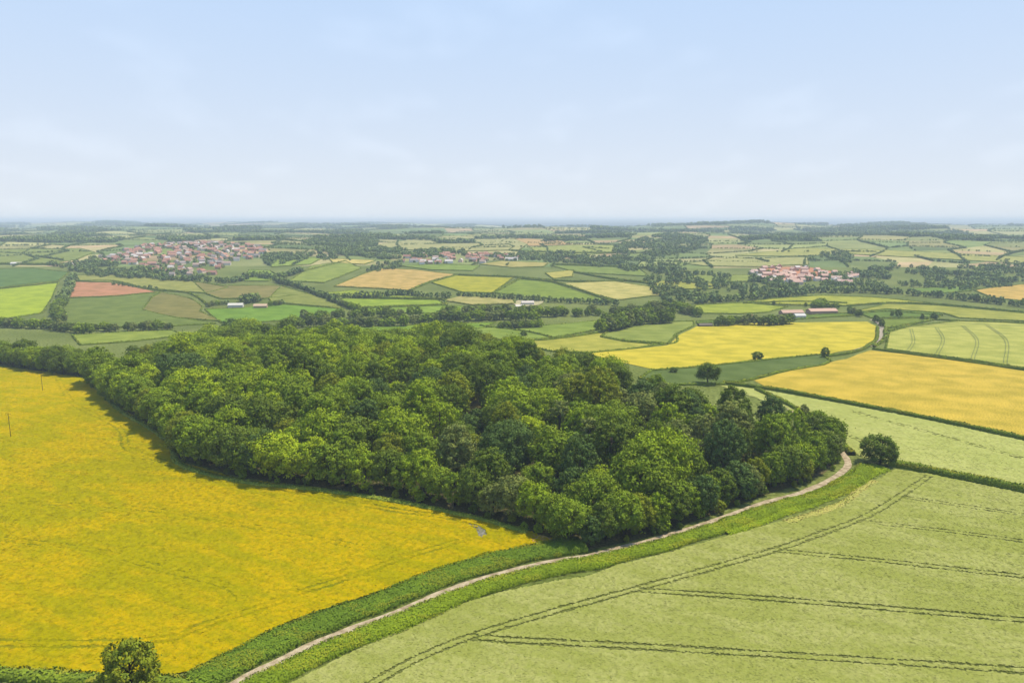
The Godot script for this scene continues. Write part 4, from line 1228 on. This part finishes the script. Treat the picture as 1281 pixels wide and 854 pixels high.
# ---------------------------------------------------------------- tree rows
const ROWS = [
	[[Vector2(-580.9, -760.7), Vector2(-536.7, -746.5), Vector2(-469.6, -720.2), Vector2(-407.9, -683.8)], 8.1, 8.0, 12.0, 5.6, "tree in the row below the bright lime field"],
	[[Vector2(-489.0, -772.3), Vector2(-552.5, -868.6), Vector2(-613.6, -981.3), Vector2(-685.2, -1114.6), Vector2(-748.7, -1224.9)], 5.6, 8.0, 12.0, 4.0, "tree in the dark tree line beside the red soil field"],
	[[Vector2(-414.0, -707.8), Vector2(-394.2, -707.9), Vector2(-371.1, -714.2), Vector2(-344.4, -720.6)], 6.8, 7.0, 11.0, 4.0, "tree in the clump below the green field and left of the wood"],
	[[Vector2(-804.5, -1333.1), Vector2(-729.0, -1287.5), Vector2(-647.8, -1240.3), Vector2(-562.9, -1190.9), Vector2(-498.6, -1164.0), Vector2(-447.7, -1149.3)], 10.5, 7.0, 11.0, 6.4, "tree in the line below the hillside town"],
	[[Vector2(-384.7, -904.7), Vector2(-378.0, -918.3), Vector2(-369.4, -925.2)], 5.6, 5.0, 8.0, 2.4, "tree left of the white barn"],
	[[Vector2(-350.3, -932.1), Vector2(-345.5, -939.1), Vector2(-340.6, -946.2)], 5.0, 11.0, 14.0, 2.4, "tall dark tree between the white barn and the tan barn"],
	[[Vector2(-308.2, -912.0), Vector2(-300.3, -919.0), Vector2(-298.3, -925.9)], 5.6, 5.0, 8.0, 1.6, "tree right of the tan barn"],
	[[Vector2(-379.1, -1154.7), Vector2(-318.5, -1077.9), Vector2(-258.3, -983.6), Vector2(-215.1, -914.4), Vector2(-188.3, -874.5)], 5.6, 6.0, 10.0, 2.4, "tree in the thick diagonal tree hedge"],
	[[Vector2(-630.8, -1138.0), Vector2(-576.7, -1103.9), Vector2(-557.5, -1092.6), Vector2(-536.2, -1081.3)], 12.4, 4.0, 7.0, 1.6, "shrub on the edge of the red soil field"],
	[[Vector2(-460.9, -1150.4), Vector2(-442.2, -1169.0), Vector2(-437.2, -1221.5), Vector2(-392.7, -1196.7), Vector2(-383.1, -1239.7), Vector2(-377.7, -1297.9)], 8.1, 8.0, 12.0, 5.6, "tree in the clump between the town and the thick hedge"],
	[[Vector2(-231.6, -740.7), Vector2(-200.0, -740.9), Vector2(-158.5, -741.0), Vector2(-117.9, -747.5), Vector2(-93.4, -767.5)], 6.2, 9.0, 14.0, 7.2, "tree in the dark belt behind the left of the wood"],
	[[Vector2(-231.8, -793.7), Vector2(-183.0, -814.5), Vector2(-111.9, -828.9)], 8.1, 9.0, 13.0, 7.2, "tree at the back of the dark belt behind the wood"],
	[[Vector2(-91.6, -774.3), Vector2(-53.4, -787.7), Vector2(-18.4, -801.1), Vector2(27.8, -786.6)], 6.2, 9.0, 14.0, 7.2, "tree in the belt behind the middle of the wood"],
	[[Vector2(-80.0, -835.9), Vector2(-19.6, -856.4), Vector2(45.9, -828.0), Vector2(103.1, -840.8)], 8.1, 9.0, 13.0, 7.2, "tree at the back of the belt behind the middle of the wood"],
	[[Vector2(-11.8, -726.7), Vector2(7.7, -726.3), Vector2(27.6, -732.5)], 3.7, 7.0, 9.0, 1.2, "tree in the trimmed block below the belt"],
	[[Vector2(86.9, -693.6), Vector2(106.1, -718.1), Vector2(135.5, -756.9), Vector2(170.5, -769.8)], 5.6, 11.0, 16.0, 4.8, "tree in the big dark clump beside the striped field"],
	[[Vector2(100.8, -764.4), Vector2(134.9, -805.1), Vector2(187.4, -838.9)], 7.4, 10.0, 14.0, 5.6, "tree at the back of the big dark clump"],
	[[Vector2(121.8, -840.3), Vector2(159.7, -867.5), Vector2(193.2, -888.2), Vector2(213.7, -824.4)], 8.1, 9.0, 13.0, 5.6, "tree behind the striped field near the lime meadow"],
	[[Vector2(214.6, -742.4), Vector2(229.9, -748.9), Vector2(243.7, -755.4), Vector2(270.1, -748.7), Vector2(286.0, -755.3), Vector2(297.1, -762.0)], 5.6, 8.0, 12.0, 2.4, "tree in the hedge below the right farm"],
	[[Vector2(-253.2, -976.5), Vector2(-220.3, -985.0), Vector2(-187.6, -986.4), Vector2(-158.2, -1010.4), Vector2(-122.8, -997.0), Vector2(-89.0, -991.0)], 8.1, 7.0, 11.0, 4.0, "tree in the row below the ripe tan field"],
	[[Vector2(-74.7, -1007.0), Vector2(-33.8, -993.3), Vector2(-0.5, -979.0), Vector2(52.9, -956.9), Vector2(94.1, -941.6), Vector2(134.0, -926.1)], 8.7, 7.0, 10.0, 3.2, "tree in the row below the green wedge field"],
	[[Vector2(242.7, -938.9), Vector2(302.2, -968.8), Vector2(353.6, -992.4), Vector2(416.6, -1025.6)], 8.1, 8.0, 12.0, 6.4, "tree in the row above the lime meadow"],
	[[Vector2(423.4, -1051.6), Vector2(480.0, -1052.4), Vector2(554.8, -1038.4), Vector2(602.3, -1001.0), Vector2(660.6, -922.9), Vector2(760.0, -871.2)], 7.4, 8.0, 13.0, 6.4, "tree in the belt along the right valley"],
	[[Vector2(377.3, -886.9), Vector2(388.4, -901.4), Vector2(390.4, -894.3)], 3.7, 9.0, 13.0, 1.6, "tall tree behind the right farm sheds"],
	[[Vector2(397.5, -894.4), Vector2(406.6, -894.6)], 5.6, 6.0, 8.0, 1.6, "small tree behind the right farm sheds"],
	[[Vector2(405.4, -859.6), Vector2(401.5, -825.1)], 8.1, 7.0, 10.0, 1.6, "tree right of the farm sheds"]]
const SINGLES = [[Vector2(116.3, -417.4), 12.5, 13.5, "lone round tree at the back right corner of the wood"], [Vector2(180.5, -518.9), 7.0, 9.0, "small round tree on the lower edge of the bright yellow field"], [Vector2(236.4, -534.8), 8.5, 6.5, "small tree at the right end of the dark crop strip"], [Vector2(104.2, -453.5), 4.0, 6.0, "little bush on the yellow field edge behind the wood"], [Vector2(393.5, -770.2), 9.0, 9.5, "round tree beside the top of the pale lane"], [Vector2(379.3, -730.4), 9.5, 8.0, "tree on the pale lane bend"], [Vector2(447.6, -826.7), 9.0, 8.0, "tree in the green field beyond the lane"], [Vector2(440.1, -826.4), 7.0, 5.0, "narrow tree next to the tree beyond the lane"], [Vector2(460.2, -799.7), 7.0, 6.0, "small tree on the hedge beyond the tracked field"], [Vector2(474.0, -800.2), 8.5, 8.5, "round tree on the hedge beyond the tracked field"], [Vector2(340.3, -930.2), 6.0, 5.0, "small tree in the lime field above the farm"], [Vector2(373.1, -908.4), 6.0, 5.0, "small tree left of the tall farm tree"], [Vector2(10.9, -665.2), 6.0, 6.0, "bush in the meadow behind the wood"]]
const WOODS = [
	[[Vector2(509.9, -1243.2), Vector2(610.5, -1312.5), Vector2(751.6, -1415.8), Vector2(831.3, -1340.5), Vector2(898.6, -1264.2), Vector2(1057.4, -1221.4), Vector2(962.4, -1109.3), Vector2(813.8, -1142.4), Vector2(672.7, -1079.8), Vector2(586.8, -1148.7)], 19.0],
	[[Vector2(622.6, -1515.4), Vector2(696.7, -1653.7), Vector2(779.3, -1682.7), Vector2(698.3, -1476.4)], 17.0],
	[[Vector2(-602.3, -2060.5), Vector2(-526.0, -2384.9), Vector2(-412.1, -2262.3), Vector2(-339.4, -1805.4), Vector2(-432.6, -1629.2)], 16.0],
	[[Vector2(277.3, -1943.1), Vector2(631.0, -2878.8), Vector2(615.2, -2286.2), Vector2(454.2, -1793.7), Vector2(286.9, -1530.6), Vector2(217.0, -1576.6)], 17.0],
	[[Vector2(215.1, -1214.5), Vector2(318.7, -1309.4), Vector2(474.7, -1188.5), Vector2(420.0, -1034.1), Vector2(312.9, -968.7), Vector2(200.9, -924.7)], 19.0],
	[[Vector2(-547.3, -1596.1), Vector2(-441.9, -1664.6), Vector2(-356.1, -1530.4), Vector2(-479.5, -1395.0)], 17.0],
	[[Vector2(-72.2, -1614.1), Vector2(93.6, -1712.7), Vector2(264.3, -1599.6), Vector2(225.4, -1459.9), Vector2(80.7, -1474.0), Vector2(-0.8, -1512.2)], 17.0],
	[[Vector2(815.5, -1364.4), Vector2(1027.1, -1448.9), Vector2(1219.9, -1413.5), Vector2(1040.7, -1201.8), Vector2(743.2, -1195.6)], 17.0],
	[[Vector2(-897.0, -1500.9), Vector2(-703.1, -1378.5), Vector2(-516.2, -1228.7), Vector2(-529.8, -1167.1), Vector2(-739.2, -1255.6)], 15.0],
	[[Vector2(-444.4, -1828.1), Vector2(-315.5, -1782.5), Vector2(-116.3, -1741.7), Vector2(-98.8, -1612.2), Vector2(-268.6, -1513.5), Vector2(-415.3, -1632.0)], 13.0],
	[[Vector2(382.9, -1190.5), Vector2(553.8, -1188.4), Vector2(579.9, -1110.2), Vector2(421.1, -1051.6)], 14.0],
	[[Vector2(-911.3, -1418.1), Vector2(-863.3, -1443.4), Vector2(-901.9, -1562.2), Vector2(-762.3, -1403.7), Vector2(-784.7, -1299.5)], 18.0],
	[[Vector2(105.0, -1597.1), Vector2(352.2, -1449.3), Vector2(302.9, -1272.5), Vector2(231.4, -1308.4), Vector2(128.9, -1464.9)], 17.0],
	[[Vector2(-267.0, -1415.0), Vector2(-216.8, -1445.9), Vector2(-207.5, -1332.8), Vector2(-261.4, -1270.6)], 18.0]]
var town_trees := []


func row_tree(p: Vector2, tall: float, wide: float, tone: String, r: RandomNumberGenerator, label: String, group: String) -> void:
	var o := put("field_tree", row_meshes[r.randi() % row_meshes.size()], leaf_mat(tone))
	o.position = on(p)
	o.rotation.y = r.randf() * TAU
	o.scale = Vector3(wide / 8.6, tall / 10.0, wide / 8.6)
	tag(o, label, "tree", group)


func build_rows() -> void:
	var r := RandomNumberGenerator.new()
	r.seed = 90
	var n := 0
	var over := []
	for row in ROWS:
		var line := smooth_line(row[0], row[1])
		for p in line:
			var q: Vector2 = p + Vector2(r.randf_range(-0.35, 0.35), r.randf_range(-1, 1)) * row[4]
			var tall := r.randf_range(row[2], row[3])
			over.append([q, tall, row[5], ", left third" if q.x < line[0].lerp(line[-1], 0.33).x else ", right third" if q.x > line[0].lerp(line[-1], 0.67).x else ", middle third"])
			n += 1
	over.sort_custom(func(a, b): return a[0].y > b[0].y)
	for k in mini(285, over.size()):
		var t: Array = over[k]
		row_tree(t[0], t[1], t[1] * r.randf_range(0.95, 1.35), ["mid", "fresh", "grey", "deep"][r.randi() % 4], r, t[2] + t[3], "trees: " + t[2])
	over = over.slice(mini(285, over.size()))
	print("row trees ", n)
	for s in SINGLES:
		if s[1] > 12.0:
			var sc: float = s[1] / 15.0
			tree("lone_tree", 0, "deep", s[0], sc, s[2] / 14.0 / sc, 0.3, s[3])
		else:
			row_tree(s[0], s[1], s[2], "deep", r, s[3], "")
	# distant woods and hedgerows
	var far := []
	for w in WOODS:
		var poly := PackedVector2Array(w[0])
		var lo := poly[0]
		var hi := poly[0]
		for p in poly:
			lo = lo.min(p)
			hi = hi.max(p)
		var x := lo.x
		while x < hi.x:
			var z := lo.y
			while z < hi.y:
				var q := Vector2(x + r.randf_range(-0.5, 0.5) * w[1] * 0.7, z + r.randf_range(-0.5, 0.5) * w[1] * 0.7)
				if Geometry2D.is_point_in_polygon(q, poly) and noise.get_noise_2d(q.x * 0.55 + 200.0, q.y * 0.35) > -0.1:
					far.append([q, r.randf_range(4.5, 10.5)])
				z += w[1] * 0.7
			x += w[1] * 0.7
	for cell in far_wood_cells:
		var a: Vector2 = cell[0]
		var area: float = (cell[1] - cell[0]).length() * (cell[3] - cell[0]).length()
		var gap := clampf(-a.y / 150.0, 15.0, 48.0)
		for q in int(area / (gap * gap)):
			var u := r.randf()
			var v := r.randf()
			far.append([cell[0].lerp(cell[1], u).lerp(cell[3].lerp(cell[2], u), v), r.randf_range(9.0, 14.0) * clampf(gap / 20.0, 1.0, 1.5)])
	for e in far_edges:
		var a: Vector2 = e[0]
		var b: Vector2 = e[1]
		if -a.y < 1500.0:
			continue
		var gap := clampf(-a.y / 480.0, 4.0, 14.0)
		var full: float = [0.98, 0.95, 0.85, 0.3, 0.0][r.randi() % 5]
		var big := r.randf_range(0.7, 1.3)
		for q in int(a.distance_to(b) / gap):
			if r.randf() < full:
				far.append([a.lerp(b, (q + r.randf()) * gap / a.distance_to(b)), r.randf_range(2.4, 5.2) * big * clampf(gap / 6.0, 1.0, 1.7)])
	for t in over + town_trees:
		far.append(t)
	print("far trees ", far.size())
	var places := []
	var tones := [Color(0.145, 0.205, 0.05), Color(0.185, 0.245, 0.052), Color(0.125, 0.18, 0.055)]
	for t in far:
		var p: Vector2 = t[0]
		var s: float = t[1] / 10.0
		var b := Basis(Vector3.UP, r.randf() * TAU).scaled(Vector3(s * r.randf_range(0.9, 1.3), s, s * r.randf_range(0.9, 1.3)))
		places.append([Transform3D(b, on(p)), tones[r.randi() % 3] * r.randf_range(0.85, 1.15)])
	swarm("distant_trees", "far off woods and hedgerows across the valley", far_meshes, plain("far_leaf", Color.WHITE, 0.8, 0.4), places)


# ---------------------------------------------------------------- buildings
const FARMS = [
	[Vector2(327.7, -837.6), 26, 11, 6, Color(0.394, 0.259, 0.197), Color(0.332, 0.227, 0.169), "long tan roofed farm shed at the left of the right farm"],
	[Vector2(369.4, -851.9), 34, 12, 6, Color(0.425, 0.280, 0.208), Color(0.294, 0.197, 0.144), "longest tan roofed farm shed of the right farm"],
	[Vector2(327.6, -813.4), 12, 8, 5, Color(0.434, 0.425, 0.398), Color(0.486, 0.471, 0.434), "white farm shed in front of the right farm"],
	[Vector2(260.1, -782.3), 10, 8, 7, Color(0.332, 0.197, 0.101), Color(0.434, 0.332, 0.197), "small brick farmhouse between dark trees"],
	[Vector2(-349.3, -904.7), 18, 8, 5, Color(0.443, 0.425, 0.373), Color(0.486, 0.471, 0.434), "white barn at the left farm"],
	[Vector2(-315.8, -898.3), 16, 8, 5, Color(0.394, 0.287, 0.197), Color(0.356, 0.259, 0.169), "tan barn at the left farm"],
	[Vector2(201.3, -742.6), 14, 7, 3, Color(0.121, 0.105, 0.082), Color(0.101, 0.089, 0.075), "low dark roofed shed at the yellow field edge"],
	[Vector2(20.3, -934.4), 16, 8, 5, Color(0.425, 0.381, 0.332), Color(0.462, 0.434, 0.390), "pale shed in the valley yard"],
	[Vector2(9.6, -905.4), 10, 7, 4, Color(0.471, 0.434, 0.373), Color(0.462, 0.434, 0.390), "smaller pale shed in the valley yard"],
	[Vector2(-984.5, -1433.6), 18, 9, 5, Color(0.443, 0.425, 0.398), Color(0.501, 0.481, 0.443), "white building at the left edge below the hill field"],
	[Vector2(-870.1, -1417.5), 14, 9, 5, Color(0.491, 0.462, 0.425), Color(0.462, 0.434, 0.390), "white building left of the town wood"]]


func build_buildings() -> void:
	for f in FARMS:
		house("farm_building", f[0], f[1], f[2], f[3], 0.12, f[4], f[5], f[6], "farm building", "", f[2] > 7.5 and f[1] < 11.0)
	town(PackedVector2Array([Vector2(-878.1, -1514.4), Vector2(-899.8, -1662.0), Vector2(-958.1, -1896.4), Vector2(-871.5, -1975.7), Vector2(-614.6, -1767.1), Vector2(-543.9, -1596.5), Vector2(-558.2, -1464.9), Vector2(-520.9, -1240.1), Vector2(-595.3, -1258.0), Vector2(-727.8, -1391.0)]), PackedVector2Array([Vector2(-825.1, -1554.1), Vector2(-973.5, -1939.8), Vector2(-862.0, -1825.3), Vector2(-696.6, -1505.6), Vector2(-705.7, -1415.0)]), 190, 17.0, "red roofed house in the hillside town on the left", "pale roofed house in the hillside town on the left", "grey or brown roofed house in the hillside town on the left", "houses of the hillside town", 121, town_trees)
	town(PackedVector2Array([Vector2(-227.1, -1430.2), Vector2(-229.0, -1588.2), Vector2(-146.7, -1650.6), Vector2(-55.7, -1655.3), Vector2(-0.9, -1620.5), Vector2(19.3, -1514.9), Vector2(-64.5, -1440.0), Vector2(-156.1, -1403.0)]), PackedVector2Array([Vector2(-118.3, -1435.2), Vector2(-134.1, -1630.4), Vector2(-66.7, -1654.5), Vector2(-52.4, -1456.7)]), 48, 16.0, "red roofed house in the middle village", "pale roofed house in the middle village", "grey or brown roofed house in the middle village", "houses of the middle village", 122, town_trees)
	town(PackedVector2Array([Vector2(409.7, -1257.8), Vector2(474.7, -1384.5), Vector2(560.5, -1408.1), Vector2(590.3, -1312.9), Vector2(618.6, -1253.9), Vector2(535.1, -1147.3), Vector2(458.4, -1146.9), Vector2(408.4, -1168.4)]), PackedVector2Array([Vector2(430.2, -1269.1), Vector2(476.4, -1398.8), Vector2(584.6, -1421.3), Vector2(509.8, -1209.7), Vector2(441.9, -1189.0)]), 55, 15.0, "red roofed house in the new estate on the right", "pale roofed house in the new estate on the right", "grey or brown roofed house in the new estate on the right", "houses of the new estate", 123, town_trees)


func build_poles() -> void:
	var plot := [Vector2(-269.0, -401.9), Vector2(-221.3, -306.2)]
	for k in plot.size():
		var t := Node3D.new()
		t.name = numbered("utility_pole")
		add_child(t)
		t.position = on(plot[k])
		var bag := Bag.new()
		bag.limb(Vector3(0, -0.6, 0), Vector3(0, 11.0, 0), 0.13, 0.09, Color.WHITE, 8)
		put("post", bag.mesh(), plain("pole_wood", Color(0.34, 0.31, 0.27)), t)
		bag = Bag.new()
		bag.limb(Vector3(-1.0, 10.5, 0.12), Vector3(1.0, 10.5, 0.12), 0.08, 0.08, Color.WHITE, 6)
		put("crossarm", bag.mesh(), plain("pole_wood", Color(0.34, 0.31, 0.27)), t)
		for e in [-0.9, 0.0, 0.9]:
			bag = Bag.new()
			bag.limb(Vector3(e, 10.55, 0.12), Vector3(e, 10.85, 0.12), 0.06, 0.03, Color.WHITE, 6)
			put("insulator", bag.mesh(), plain("ceramic", Color(0.35, 0.25, 0.2)), t)
		t.rotation.y = 0.5
		tag(t, ["wooden utility pole near the far edge of the yellow field", "wooden utility pole at the left edge of the yellow field"][k], "pole", "utility poles")
